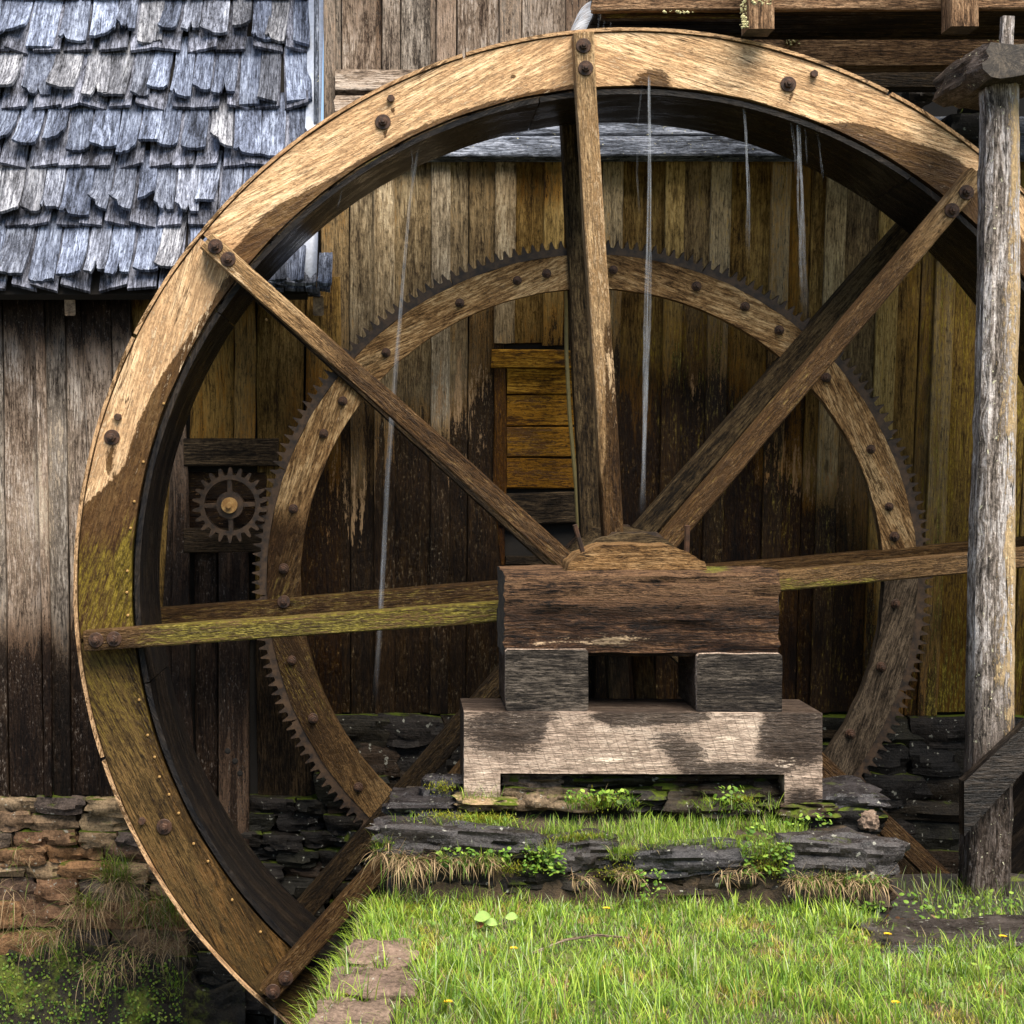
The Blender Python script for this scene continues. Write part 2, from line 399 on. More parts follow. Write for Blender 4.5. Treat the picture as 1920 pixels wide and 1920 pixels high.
M['under'] = wood('roof_undershake', (.03, .03, .036), (.12, .125, .155), (.28, .29, .35), wetcol=.35, bump=.8, vary=.3, crack=.9)
M['post'] = wood('post_oak', (.035, .028, .022), (.23, .19, .16), (.54, .49, .46), wetcol=(.26, .23, .21), moss=(.10, .10, .03), bright=(.60, .43, .24), bump=1.1, vary=.05, crack=1.0, lichen=.35)
M['beam'] = wood('flume_beam', (.05, .028, .015), (.18, .105, .058), (.36, .235, .14), wetcol=.25, bump=.9, vary=.2, crack=1)
M['block'] = wood('rotten_block', (.012, .008, .006), (.10, .055, .03), (.29, .175, .095), wetcol=(.34, .30, .29), moss=(.14, .15, .02), bright=(.66, .47, .30), bump=1.2, vary=.1, crack=1)
M['cap'] = wood('bearing_cap_wood', (.05, .024, .009), (.20, .11, .045), (.36, .225, .11), wetcol=.35, moss=(.14, .15, .02), bump=1.2, vary=.1, crack=1)
M['base'] = wood('sawn_base', (.09, .062, .045), (.32, .24, .185), (.60, .48, .38), cw=.2, fib=.7, wetcol=(.14, .13, .125), bright=(.80, .65, .51), bump=.6, vary=.08, crack=.35, saw=.9)
M['blockend'] = wood('sawn_block_end', (.010, .008, .007), (.036, .029, .023), (.12, .098, .078), cw=.13, bump=1.0, vary=.2, crack=1, flow=.8, bright=(.22, .18, .14), fleck=.5)
M['end'] = endgrain('end_grain', (.05, .032, .018), (.17, .11, .06), (.34, .24, .14))
M['enddark'] = endgrain('dark_end_grain', (.010, .007, .005), (.028, .021, .015), (.11, .085, .06))
M['stone'] = stone_mat('field_stone', [(.22, .11, .045), (.12, .075, .045), (.26, .18, .10), (.08, .06, .05), (.17, .085, .038)], .42, strata=.25)
M['slate'] = stone_mat('dark_slate', [(.010, .009, .008), (.02, .016, .013), (.013, .012, .008), (.028, .018, .011)], .42, .6, .25)  # base darkened beyond wet stone to carry shade
M['slab'] = stone_mat('wet_slab', [(.026, .024, .026), (.042, .033, .026), (.018, .016, .017)], .10, .38, .18, strata=.3, spec=.28)
M['pave'] = stone_mat('edge_slab', [(.12, .082, .06), (.17, .12, .085)], .02, .8, strata=.2)
M['iron'] = iron_mat('rusty_iron', (.025, .017, .013), (.075, .038, .022), .5)
M['castiron'] = iron_mat('cast_iron', (.018, .013, .010), (.06, .036, .02), .5)
M['brass'] = iron_mat('worn_bolt', (.20, .10, .03), (.36, .22, .08), .4)
M['leaf'] = leaf_mat('grass_blade', .35)
M['dry'] = leaf_mat('dry_grass', .2, .8)
M['soil'] = soil_mat('soil', ((.012, .008, .004), (.05, .032, .016), (.11, .07, .035)), .2)
M['banksoil'] = soil_mat('mossy_bank', ((.004, .003, .002), (.016, .012, .006), (.04, .028, .013)), .5)
M['turf'] = soil_mat('turf', ((.02, .018, .007), (.045, .045, .012), (.10, .085, .035)), .6)
M['mud'] = soil_mat('wet_mud', ((.006, .005, .004), (.02, .015, .012), (.05, .035, .025)), .12, .5)
M['water'] = water_mat('falling_water', .2)
M['sheet'] = water_mat('pouring_water', 1.0, 30)
# flat colours for small things
def flat(name, col, rough=.7):
    g = G(name); n1 = g.noise(g.n('ShaderNodeTexCoord').outputs['Object'], 60, 4, .6)
    g.set(g.b.inputs['Base Color'], g.mix(n1, tuple(x * .55 for x in col), tuple(min(1, x * 1.4) for x in col))); g.b.inputs['Roughness'].default_value = rough
    return g.m
M['lichen'] = flat('lichen', (.50, .46, .24), .95)
M['void'] = flat('shaded_inner_board', (.012, .009, .006), .95)
M['flash'] = flat('lead_flashing', (.42, .45, .52), .5)
M['stem'] = flat('cane', (.17, .13, .04), .6)
g_ = G('pool'); g_.b.inputs['Base Color'].default_value = (.008, .010, .010, 1); g_.b.inputs['Roughness'].default_value = .06
g_.set(g_.b.inputs['Normal'], g_.n('ShaderNodeBump', {'Strength': .25, 'Distance': .02, 'Height': g_.noise(g_.n('ShaderNodeNewGeometry').outputs['Position'], 9, 4, .6)}).outputs[0])
M['pool'] = g_.m

# ------------------------------------------------------------------ ground, pit, bank
X_, Y_, Z_ = V((1, 0, 0)), V((0, 1, 0)), V((0, 0, 1))
def grid(name, x0, x1, y0, y1, nx, ny, zf, mat, xf=None):
    vs = []; fs = []
    for j in range(ny + 1):
        for i in range(nx + 1):
            y = y0 + (y1 - y0) * j / ny; a, b = (xf(y) if xf else (x0, x1)); x = a + (b - a) * i / nx
            vs.append((x, y, zf(x, y)))
    for j in range(ny):
        for i in range(nx):
            k = j * (nx + 1) + i; fs.append((k, k + 1, k + nx + 2, k + nx + 1))
    return mk(name, vs, fs, mat)
kind(grid('ground', -60, 60, -60, 60, 8, 8, lambda x, y: -1.5, M['soil']), 'structure')
kind(grid('stream_water', -12, 12, -12, 1.4, 4, 4, lambda x, y: -1.42, M['pool']), 'structure')
def lawn_edge(y):      # left edge of the lawn, above the wheel pit
    return -.03 + (y + .85) * .13 + .025 * nz(y * 3, 4)
def lawn_z(x, y):
    z = .02 * fbm(x * 1.6, y * 1.6, 3) + .012 * fbm(x * 7, y * 7, 1)
    z += -.05 * sm(1.55, 1.9, x) * sm(-1.5, -1.25, y)          # wet hollow on the right
    return z
LY0, LY1 = -.22, -3.6
vs = []; fs = []; NX, NY = 110, 90
for j in range(NY + 1):
    y = LY0 + (LY1 - LY0) * j / NY; e = lawn_edge(y)
    for i in range(NX + 1):
        t = (i / NX) ** 1.25; x = e + (5.0 - e) * t
        vs.append((x, y, lawn_z(x, y)))
n0 = len(vs)
for j in range(NY):
    for i in range(NX):
        k = j * (NX + 1) + i; fs.append((k, k + NX + 1, k + NX + 2, k + 1))
# earth sides down into the pit (left and back)
for j in range(NY + 1): p = vs[j * (NX + 1)]; vs.append((p[0] - .05, p[1], -1.5))
for j in range(NY): fs.append((j * (NX + 1), n0 + j, n0 + j + 1, (j + 1) * (NX + 1)))
n1 = len(vs)
for i in range(NX + 1): p = vs[i]; vs.append((p[0], p[1] + .04, -1.5))
for i in range(NX): fs.append((i + 1, n1 + i + 1, n1 + i, i))
lawn = mk('lawn', vs, fs, [M['turf'], M['mud'], M['soil']], smooth=True, sharp=60)
mi = []
for p in lawn.data.polygons:
    c = p.center
    if p.normal.z < .3: mi.append(2)
    else: mi.append(1 if (c.x > 1.72 + .08 * nz(c.y * 4) and c.y > -1.33 + .06 * nz(c.x * 4)) else 0)
lawn.data.polygons.foreach_set('material_index', mi); kind(lawn, 'structure')
# lawn carries on behind and beside the photographer
kind(grid('meadow', -.4, 40, -40, -3.55, 6, 6, lambda x, y: -.03, M['turf'], xf=lambda y: (-.45, 40)), 'structure')
kind(grid('meadow', 4.95, 40, -3.6, -.3, 4, 3, lambda x, y: -.02, M['turf']), 'structure')

# ------------------------------------------------------------------ mill building
WY = 1.05
mill = thing('mill_building', 'weathered timber mill with board walls, shake roof and stone foundation behind the water wheel', 'mill', (0.5, WY, 0))
def blob(px, py, x, y, a, b): return max(0, 1 - math.hypot((px - x) / a, (py - y) / b))
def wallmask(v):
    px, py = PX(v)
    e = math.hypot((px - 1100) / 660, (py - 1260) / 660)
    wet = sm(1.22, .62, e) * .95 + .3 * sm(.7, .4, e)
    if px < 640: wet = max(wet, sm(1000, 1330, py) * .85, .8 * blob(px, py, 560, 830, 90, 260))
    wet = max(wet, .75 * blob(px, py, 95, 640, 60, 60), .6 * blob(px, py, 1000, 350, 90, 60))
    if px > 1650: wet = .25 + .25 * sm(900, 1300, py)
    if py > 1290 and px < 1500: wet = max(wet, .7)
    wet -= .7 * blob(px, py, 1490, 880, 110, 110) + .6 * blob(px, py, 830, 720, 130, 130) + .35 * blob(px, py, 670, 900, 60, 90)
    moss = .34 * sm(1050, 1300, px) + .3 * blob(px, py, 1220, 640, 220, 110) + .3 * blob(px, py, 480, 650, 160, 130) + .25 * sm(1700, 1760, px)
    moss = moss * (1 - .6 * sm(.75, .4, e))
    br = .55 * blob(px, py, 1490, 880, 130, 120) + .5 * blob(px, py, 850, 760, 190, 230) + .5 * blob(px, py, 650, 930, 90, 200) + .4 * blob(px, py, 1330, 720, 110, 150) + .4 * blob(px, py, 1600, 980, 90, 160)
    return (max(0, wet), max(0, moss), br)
def greymask(v):
    px, py = PX(v)
    wet = max(sm(1050, 1330, py) * .9, .75 * sm(690, 600, py + 40 * nz(px * .03)), .55 * blob(px, py, 95, 640, 60, 70))  # top band is eave shade painted into the boards; lower part is damp
    if px > 280: wet = .35 + .4 * sm(800, 1150, py)
    br = .55 * blob(px, py, 60, 960, 140, 260) + .3 * blob(px, py, 110, 800, 60, 120)
    return (wet, .12, br)
def vboard(x0t, x1t, x0b, x1b, yt, yb, y, th, parent, mat, mask, name='board', n=14, warp=.003, disp=.0012):
    a = W((x0t + x1t) / 2, yt, y); b = W((x0b + x1b) / 2, yb, y)
    sx = R.uniform(0, 99); P = []; hw = []
    for i in range(n + 1):
        t = i / n; p = a.lerp(b, t); p = p + X_ * warp * nz(sx + t * 3); P.append(p)
        hw.append(((x1t - x0t) * (1 - t) + (x1b - x0b) * t) / 2 * S(y) - .0025 + .002 * nz(sx + t * 9, 5))
    return sweep(name, P, X_, Y_, hw, th / 2, parent, mat, ns=3, ch=.004, disp=disp, dsc=(1.5, 20), mask=mask, enddisp=.008)

def slab(name, x0, x1, y0, y1, z0, z1, mat, parent):
    vs = [(x, y, z) for x in (x0, x1) for y in (y0, y1) for z in (z0, z1)]
    fs = [(0, 1, 3, 2), (4, 6, 7, 5), (0, 4, 5, 1), (2, 3, 7, 6), (0, 2, 6, 4), (1, 5, 7, 3)]
    return mk(name, vs, fs, mat, parent, smooth=False)
zsk = W(0, 305, 1.0)[2]
zb = W(0, 1330, WY)[2]
bw = slab('board_wall', -5.0, 4.2, WY + .075, WY + .25, -.25, 2.9, M['void'], mill)
# boards on the right, behind the wheel
def lean(x, yt, yb): return x - (x - 740) / 1050 * .042 * (yb - yt)
bat = [(622, 640), (700, 741), (808, 846), (928, 969), (1020, 1060), (1130, 1170), (1248, 1286), (1333, 1374), (1447, 1486), (1550, 1591), (1652, 1694), (1762, 1802), (1868, 1908), (1975, 2012), (2080, 2120), (2190, 2230)]
YT = 290
for i in range(len(bat) - 1):
    a = (bat[i][0] + bat[i][1]) / 2; b = (bat[i + 1][0] + bat[i + 1][1]) / 2
    if i == 0: a = 600
    yb = 1336 + R.uniform(-4, 6)
    cut = 560 if 0 else None
    if 880 < a < 1090:      # above the hatch
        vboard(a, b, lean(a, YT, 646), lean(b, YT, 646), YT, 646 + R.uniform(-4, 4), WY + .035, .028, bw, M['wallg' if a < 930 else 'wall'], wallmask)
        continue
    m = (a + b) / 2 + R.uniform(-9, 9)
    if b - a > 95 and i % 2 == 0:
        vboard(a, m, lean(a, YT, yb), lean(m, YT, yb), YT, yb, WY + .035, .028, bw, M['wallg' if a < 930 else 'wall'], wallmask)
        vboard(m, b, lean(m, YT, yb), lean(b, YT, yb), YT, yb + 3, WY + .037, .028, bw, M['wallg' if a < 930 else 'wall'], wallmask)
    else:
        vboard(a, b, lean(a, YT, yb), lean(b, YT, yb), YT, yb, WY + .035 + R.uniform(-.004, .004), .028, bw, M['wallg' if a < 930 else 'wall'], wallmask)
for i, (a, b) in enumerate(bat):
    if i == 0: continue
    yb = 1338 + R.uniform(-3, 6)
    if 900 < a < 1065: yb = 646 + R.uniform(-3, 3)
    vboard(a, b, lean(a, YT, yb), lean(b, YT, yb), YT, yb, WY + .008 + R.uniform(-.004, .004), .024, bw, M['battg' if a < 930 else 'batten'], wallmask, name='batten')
# boards on the left, under the eave
LB = [(-190, -120, -190, -115, 520, 1493, 0, 'grey'), (-122, -58, -116, -48, 520, 1490, .01, 'grey'), (-60, 4, -50, 19, 520, 1494, 0, 'grey'), (3, 68, 19, 85, 520, 1491, .004, 'grey'),
      (62, 84, 85, 101, 520, 1492, -.026, 'grey'), (82, 122, 100, 135, 520, 1492, -.008, 'grey'), (122, 152, 135, 190, 520, 1490, .006, 'grey'),
      (150, 207, 188, 240, 520, 1492, 0, 'grey'), (205, 244, 238, 268, 520, 1494, -.022, 'grey'), (244, 346, 266, 300, 520, 1492, .006, 'wall'),
      (340, 360, 284, 326, 520, 1497, -.002, 'grey'), (318, 346, 326, 366, 640, 1500, -.018, 'grey'),
      (346, 442, 357, 440, 520, 822, .004, 'wall'), (440, 481, 438, 479, 520, 824, -.02, 'wall'), (481, 575, 479, 560, 520, 1180, .006, 'wall'), (575, 640, 560, 640, 520, 1340, .0, 'wall'),
      (288, 326, 366, 409, 1036, 1500, .004, 'grey'), (479, 560, 482, 592, 1150, 1502, .03, 'dark')]
for (a, b, c, d, yt, yb, pr, k) in LB:
    if (a, b) == (288, 326): a, b = 364, 409
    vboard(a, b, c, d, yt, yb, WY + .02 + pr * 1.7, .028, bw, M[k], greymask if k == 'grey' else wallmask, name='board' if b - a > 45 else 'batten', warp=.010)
# foundation post with three peg holes, left of the gear
fp = vboard(410, 467, 411, 469, 1036, 1622, WY - .02, .07, bw, M['grey'], lambda v: (.55 + .25 * blob(*PX(v), 440, 1200, 60, 300), .05, .28 * blob(*PX(v), 440, 1450, 40, 300)), name='wall_post')
for hx, hy in ((427, 1408), (441, 1427), (450, 1450)):
    c = W(hx, hy, WY - .0565); q = [(c[0] + .0145 * math.cos(t * .5236), c[1], c[2] + .0145 * math.sin(t * .5236)) for t in range(12)]
    q2 = [(c[0] + .009 * math.cos(t * .5236), c[1] - .004, c[2] + .009 * math.sin(t * .5236)) for t in range(12)]
    mk('peg_hole', q + q2, [(t, (t + 1) % 12, 12 + (t + 1) % 12, 12 + t) for t in range(12)] + [tuple(range(12, 24))], M['void'], fp)
# recess with planks behind the pinion gear
rp = slab('pinion_recess', *[W(x, 0, WY)[0] for x in (340, 570)], WY + .05, WY + .074, W(0, 1040, WY)[2], W(0, 815, WY)[2], M['void'], mill)
def hplank(x0, x1, y0, y1, y, th, parent, mat, mask=None, name='plank', tilt=0, n=8, disp=.002):
    a = W(x0, (y0 + y1) / 2, y); b = W(x1, (y0 + y1) / 2 + tilt, y); hh = (y1 - y0) / 2 * S(y)
    return sweep(name, lerp(a, b, n, .002, Z_), Z_, Y_, hh, th / 2, parent, mat, ns=3, disp=disp, dsc=(2, 18), mask=mask, enddisp=.006)
dk = lambda r, g=.0, b=0: (lambda v: (r, g, b))
hplank(346, 522, 822, 874, WY - .01, .05, rp, M['dark'], dk(.2, 0, 0))
hplank(346, 500, 884, 938, WY + .03, .03, rp, M['wall'], dk(.62, .2, .15))
hplank(346, 500, 938, 992, WY + .03, .03, rp, M['wall'], dk(.66, .1, .1))
hplank(346, 505, 990, 1036, WY - .005, .05, rp, M['dark'], dk(.45))
# hatch of horizontal planks
ht = slab('hatch', *[W(x, 0, WY)[0] for x in (915, 1120)], WY + .06, WY + .074, W(0, 1060, WY)[2], W(0, 640, WY)[2], M['void'], mill)
hplank(921, 1125, 655, 690, WY + .01, .05, ht, M['hatch'], dk(.15, .35), tilt=2, name='lintel')
vboard(926, 949, 924, 952, 690, 935, WY + .02, .04, ht, M['hatch'], dk(.6), name='jamb', disp=.006)
for (y0, y1, pr, wv) in ((691, 739, .02, .18), (741, 799, .028, .42), (801, 857, .022, .45), (859, 916, .026, .5)):
    hplank(950, 1120, y0, y1, WY + pr, .03, ht, M['hatch'], dk(wv, .25 if y0 < 700 else .05))
hplank(936, 1120, 926, 985, WY + .012, .03, ht, M['dark'], dk(.2), tilt=-6)
vboard(926, 945, 938, 948, 940, 1060, WY + .03, .03, ht, M['hatch'], dk(.8), name='jamb')
hplank(948, 1120, 1042, 1060, WY + .02, .03, ht, M['dark'], dk(.2))
# shaded boards to the right of the hatch
for a, b in ((1085, 1130),):
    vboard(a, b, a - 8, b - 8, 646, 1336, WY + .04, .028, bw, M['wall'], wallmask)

# upper wall and corner
UY = 1.32
uw = slab('upper_wall', W(606, 0, UY)[0], W(1116, 0, UY)[0], UY + .05, UY + 1.2, 2.4, 5.2, M['void'], mill)
def upmask(v):
    px, py = PX(v); return (.15 + .35 * blob(px, py, 690, 20, 60, 70) + .2 * sm(950, 1080, px), .02, .1)
for (a, b, pr) in ((628, 640, -.03), (640, 706, 0), (700, 716, .012), (716, 751, -.02), (751, 808, 0), (806, 818, .012), (818, 856, -.02), (856, 936, 0), (936, 978, -.02), (978, 1062, 0), (1060, 1116, -.015)):
    vboard(a, b, a, b, -330, 330, UY + .03 + pr, .028, uw, M['grey'], upmask, name='board' if b - a > 50 else 'batten')
vboard(606, 630, 606, 630, -330, 560, UY - .01, .07, uw, M['grey'], dk(.12, 0, .25), name='corner_post')
# skirt roof of silvered planks between the two walls
sk = slab('skirt_roof', W(630, 0, 1.2)[0], 4.2, 1.18, 1.24, W(0, 260, 1.2)[2], W(0, 240, 1.2)[2], M['void'], mill)
for (y0, y1, yy, x0) in ((132, 178, 1.26, 628), (183, 218, 1.19, 628), (222, 261, 1.10, 640), (259, 300, 1.03, 655)):
    a = W(x0, (y0 + y1) / 2, yy); b = V((4.2 if y0 > 200 else W(1180, 0, yy)[0], a[1], a[2])); hh = (y1 - y0) / 2 * S(yy)
    th = rad(58); s = V((0, -math.cos(th), -math.sin(th))); u = s.cross(X_)
    sweep('plank', lerp(a, b, 24, .006, Z_), s, u, hh / math.sin(th) * 1.02, .026, sk, M['grey' if y0 < 200 else 'blue'], ns=3, disp=.005, dsc=(2, 18), mask=lambda v: (.18 + .3 * sm(1500, 1900, PX(v)[0]), .1, 0), enddisp=.01)
# near-black recess walls, added so the gap behind the flume stays dark; roof above
slab('added_back_wall', W(1116, 0, UY)[0] + .01, 4.2, 2.3, 2.5, 2.4, 5.2, M['void'], mill)
slab('added_side_wall', W(1116, 0, UY)[0] - .03, W(1116, 0, UY)[0] + .0, UY + 1.2, 2.5, 2.4, 5.2, M['void'], mill)
slab('gable_roof', W(606, 0, UY)[0] - .3, 4.6, .95, 3.2, 5.2, 5.3, M['under'], mill)

# shake roof over the left part
TH = rad(62)
EA = W(0, 552, .80)
def roofp(x, s, h=0):      # s metres up the slope, h off the deck
    return V((x, EA[1] + s * math.cos(TH) - h * math.sin(TH), EA[2] + s * math.sin(TH) + h * math.cos(TH)))
def s_of(py):
    lo, hi = -.5, 6
    for _ in range(50):
        m = (lo + hi) / 2
        if PX(roofp(0, m))[1] > py: lo = m
        else: hi = m
    return lo
XR = W(584, 0, 1.2)[0]
deck = [roofp(-5, 0), roofp(XR, 0), roofp(XR, 3), roofp(-5, 3)]
dk2 = [p + V((0, .05, -.02)) for p in deck]
roof = mk('shake_roof', deck + dk2, [(0, 1, 2, 3), (7, 6, 5, 4), (0, 4, 5, 1), (1, 5, 6, 2), (3, 2, 6, 7), (0, 3, 7, 4)], M['void'], mill, smooth=False)
def shake_mesh(seed, curl, rag, straight):
    r = random.Random(seed); nx, ny = 11, 8; vs = []; uvp = []
    sl = r.uniform(-.6, .6); notch = []
    while len(notch) <= nx:
        q = r.choice([0, 0, .15, .3, .9]) * r.random(); notch += [.3 + sl * (len(notch) / nx - .5) + q] * r.randint(2, 5)
    notch = [v + r.uniform(-.06, .06) for v in notch[:nx + 1]]; split = r.choice([None, None, None, r.randint(1, nx - 1)])
    cup = r.uniform(-.012, .02) * (not straight); tw = r.uniform(-.05, .05)
    for s in (1, 0):
        for j in range(ny + 1):
            t = j / ny
            for i in range(nx + 1):
                x = i / nx - .5; L = t
                if not straight:
                    L = t * (1 - rag * notch[i] * .16 * (t ** 2) - (.2 * rag if split == i else 0) * t ** 3)
                c = max(0, t - .45) / .55
                z = curl * c ** 2 * (1 + .5 * tw * 10 * x) + cup * (4 * x * x) * c + tw * x * c + .004 * nz(seed + x * 6, t * 4)
                z += (.018 if s else 0) + (.003 * nz(seed * 3 + x * 9, t * 9) if s else 0)
                vs.append((x + .04 * nz(seed * 7 + t * 3) * t, -L, z)); uvp.append((-L * .45 + seed * .77, x * .12 + seed * .31))
    n = (nx + 1) * (ny + 1); fs = []
    for j in range(ny):
        for i in range(nx):
            k = j * (nx + 1) + i
            fs.append((k, k + nx + 1, k + nx + 2, k + 1)); fs.append((n + k, n + k + 1, n + k + nx + 2, n + k + nx + 1))
    for i in range(nx): a = ny * (nx + 1) + i; fs.append((a, n + a, n + a + 1, a + 1))
    for j in range(ny):
        a = j * (nx + 1); b = a + nx + 1; fs.append((a, n + a, n + b, b)); a += nx; b += nx; fs.append((b, n + b, n + a, a))
    me = D.meshes.new('shake'); me.from_pydata(vs, [], fs); me.materials.append(M['under' if straight else 'shake'])
    ul = me.uv_layers.new(name='UVMap'); ul.data.foreach_set('uv', np.array([c for f in fs for k in f for c in uvp[k]], dtype=np.float32))
    me.polygons.foreach_set('use_smooth', [True] * len(fs)); me.set_sharp_from_angle(angle=rad(40)); me.update()
    return me
SHC = [shake_mesh(i, R.uniform(.012, .05), R.uniform(.3, .8), False) for i in range(14)]
SHF = [shake_mesh(30 + i, R.uniform(.0, .02), R.uniform(.1, .5), False) for i in range(6)]
SHU = [shake_mesh(50 + i, .004, 0, True) for i in range(5)]
rot_r = (TH, 0, 0)
rows = [(555, 437), (437, 326), (326, 217), (217, 111), (111, 12), (12, -90)]
def put(me, x0, x1, s0, s1, h, lift):
    L = (s1 - s0); o = inst('shake', me, roofp((x0 + x1) / 2, s1, h), roof, (TH - lift / L, R.uniform(-.06, .06), R.uniform(-.04, .04)), ((x1 - x0) * .91, L, 1))
for (yb, yt) in rows:
    sb, st = s_of(yb), s_of(yt); ov = (st - sb) * .35
    px = -60 + R.uniform(0, 30)
    xend = 575 if yb > 500 else 578
    while px < xend - 12:       # straight under-course
        w_ = min(R.uniform(44, 62), xend - px)
        k = S(EA[1] + sb * math.cos(TH)); put(R.choice(SHU), (px - CX) * k, (px + w_ - CX) * k, sb, st + ov * .5, .001, .045 + R.uniform(-.006, .006)); px += w_
    px = -70 + R.uniform(0, 30)
    while px < xend - 10:
        w_ = R.uniform(36, 58); w_ = min(w_, xend - px)
        if xend - (px + w_) < 14: w_ = xend - px
        flatp = px > 430 or R.random() < .12
        k = S(EA[1] + sb * math.cos(TH)); d = R.uniform(.06, .30) * (st - sb) if not flatp else R.uniform(0, .12) * (st - sb)
        if yb > 500: d *= .45
        put(R.choice(SHF if flatp else SHC), (px - CX) * k, (px + w_ - CX) * k, sb + d, st + ov, .004, .058 + R.uniform(-.012, .014)); px += w_
# the two eave shakes that run past the corner
k = S(.80)
for a, b in ((498, 532), (532, 596), (596, 624)):
    put(SHF[2], (a - CX) * k, (b - CX) * k, s_of(556), s_of(480), .004, .06)
    put(SHU[1], (a - CX) * k, (b - CX) * k, s_of(560), s_of(490), .002, .045)
fl = [roofp(XR - .01, s_of(555 - 50 * i) if i < 12 else 2.9, .05) for i in range(13)]
vs = []; fs = []
for i, p in enumerate(fl):
    q = .008 * nz(i * 1.7)
    vs += [p + V((-.02 + q, 0, 0)), p + V((.03 + q, -.02, .015)), p + V((.055, 0, .03)), p + V((.06, .02, .2))]
    if i:
        for j in range(3): b = 4 * (i - 1) + j; fs.append((b, b + 1, b + 5, b + 4))
mk('flashing', vs, fs, M['flash'], mill, sharp=None)
vboard(590, 600, 586, 598, -330, 470, 1.2, .05, mill, M['blue'], dk(.05), name='corner_board')
for x in (131, 597):     # rafter tails under the eave
    timber('rafter_tail', W(x, 575, .86) + V((0, 0, -.0)), W(x, 570, 1.04), X_, .05, .085, roof, [M['wall'], M['end']], n=3)
hplank(-300, 600, 540, 556, .90, .03, roof, M['under'], dk(.4), name='eave_board', n=14)
slab('lean_to_body', -5, W(584, 0, 1.3)[0], WY + .26, 3, -.2, 2.3, M['void'], mill)

# stone foundation
def stone_mesh(seed, strata=1.0, cuts=4, rnd=.35, amp=.22):
    vs = []; idx = {}; fs = []
    def vid(p):
        k = tuple(round(c, 4) for c in p)
        if k in idx: return idx[k]
        q = V(p); l = q.length; s = q.lerp(q.normalized() * .62, rnd)
        n = fbm(s.x * 1.7 + seed * 5.1, s.y * 1.7, s.z * 1.7 + seed, 4)
        ly = nz(seed * 3.3, s.z * 9) * .10 * strata
        s = s + q.normalized() * ((n + .35 * nz(s.x * 6 + seed, s.y * 6, s.z * 6)) * amp); s.x *= 1 + ly; s.y *= 1 + ly
        idx[k] = len(vs); vs.append(s); return idx[k]
    c = cuts
    for ax in range(3):
        for sg in (-.5, .5):
            for i in range(c):
                for j in range(c):
                    q = []
                    for a, b in ((i, j), (i + 1, j), (i + 1, j + 1), (i, j + 1)):
                        p = [0, 0, 0]; p[ax] = sg; p[(ax + 1) % 3] = a / c - .5; p[(ax + 2) % 3] = b / c - .5; q.append(vid(p))
                    fs.append(tuple(q) if sg > 0 else tuple(reversed(q)))
    me = D.meshes.new('stone'); me.from_pydata(vs, [], fs)
    me.polygons.foreach_set('use_smooth', [True] * len(fs)); me.set_sharp_from_angle(angle=rad(24)); me.update()
    return me
def with_mat(me, m): c = me.copy(); c.materials.append(m); return c
SB = [stone_mesh(i, .35, 5, .30, .26) for i in range(10)]
ST = [with_mat(m, M['stone']) for m in SB]; SL = [with_mat(m, M['slate']) for m in SB]
fd = slab('stone_foundation', -5, 4.2, WY + .17, WY + .5, -1.5, .44, M['soil'], mill)
FY = WY + .08
z = W(0, 1494, WY)[2]; row = 0
while z > -1.25:
    h = R.uniform(.072, .095) if row < 5 else R.uniform(.1, .15)
    x = W(-30, 0, WY)[0] + R.uniform(-.1, 0)
    xe = W(1500 if row < 6 else 900, 0, WY)[0]
    while x < xe:
        wd = R.uniform(.12, .27) if row < 5 else R.uniform(.18, .38)
        px = PX((x, FY, z))[0]
        me = R.choice(ST if px < 330 and row < 8 else SL)
        inst('stone', me, (x + wd / 2, FY + .02 + R.uniform(-.025, .02), z - h / 2 + R.uniform(-.008, .008)), fd, (R.uniform(-.1, .1), R.uniform(-.06, .06), R.uniform(-.1, .1)), (wd * 1.02, .24, h * 1.06))
        x += wd
    z -= h; row += 1
z = W(0, 1346, WY)[2]
while z > -.62:
    h = R.uniform(.09, .15); x = W(600, 0, WY)[0]
    xe = W(2050, 0, WY)[0]
    while x < xe:
        wd = R.uniform(.22, .45); px = PX((x, FY, z))[0]
        if not (px < 1480 and z < W(0, 1490, WY)[2]) and not (980 < px < 1400):
            inst('stone', R.choice(SL), (x + wd / 2, FY + .02 + R.uniform(-.03, .02), z - h / 2), fd, (R.uniform(-.1, .1), R.uniform(-.05, .05), R.uniform(-.1, .1)), (wd * 1.12, .26, h * 1.2))
        x += wd
    z -= h
# sill plank with moss on the right
hplank(1440, 2100, 1352, 1384, WY + .03, .08, fd, M['dark'], lambda v: (.2, .95 if PX(v)[0] > 1600 else .3, 0), name='sill_plank', n=16)
# rubble pier in the shaded corner behind the flume
pier = thing('rubble_pier', 'dark lichen-spotted boulders in the shade between the wheel rim and the post', 'stones', (W(1800, 300, 1.5)))
for (a, b, c, d, yy) in ((1770, 1850, 228, 268, 1.02), (1690, 1728, 180, 202, 1.25), (1815, 1850, 198, 224, 1.2)):
    p = W((a + b) / 2, (c + d) / 2, yy); inst('stone', R.choice(SL), p, pier, (0, R.uniform(-.1, .1), 0), ((b - a) * S(yy) * 1.15, .3, (d - c) * S(yy) * 1.25))

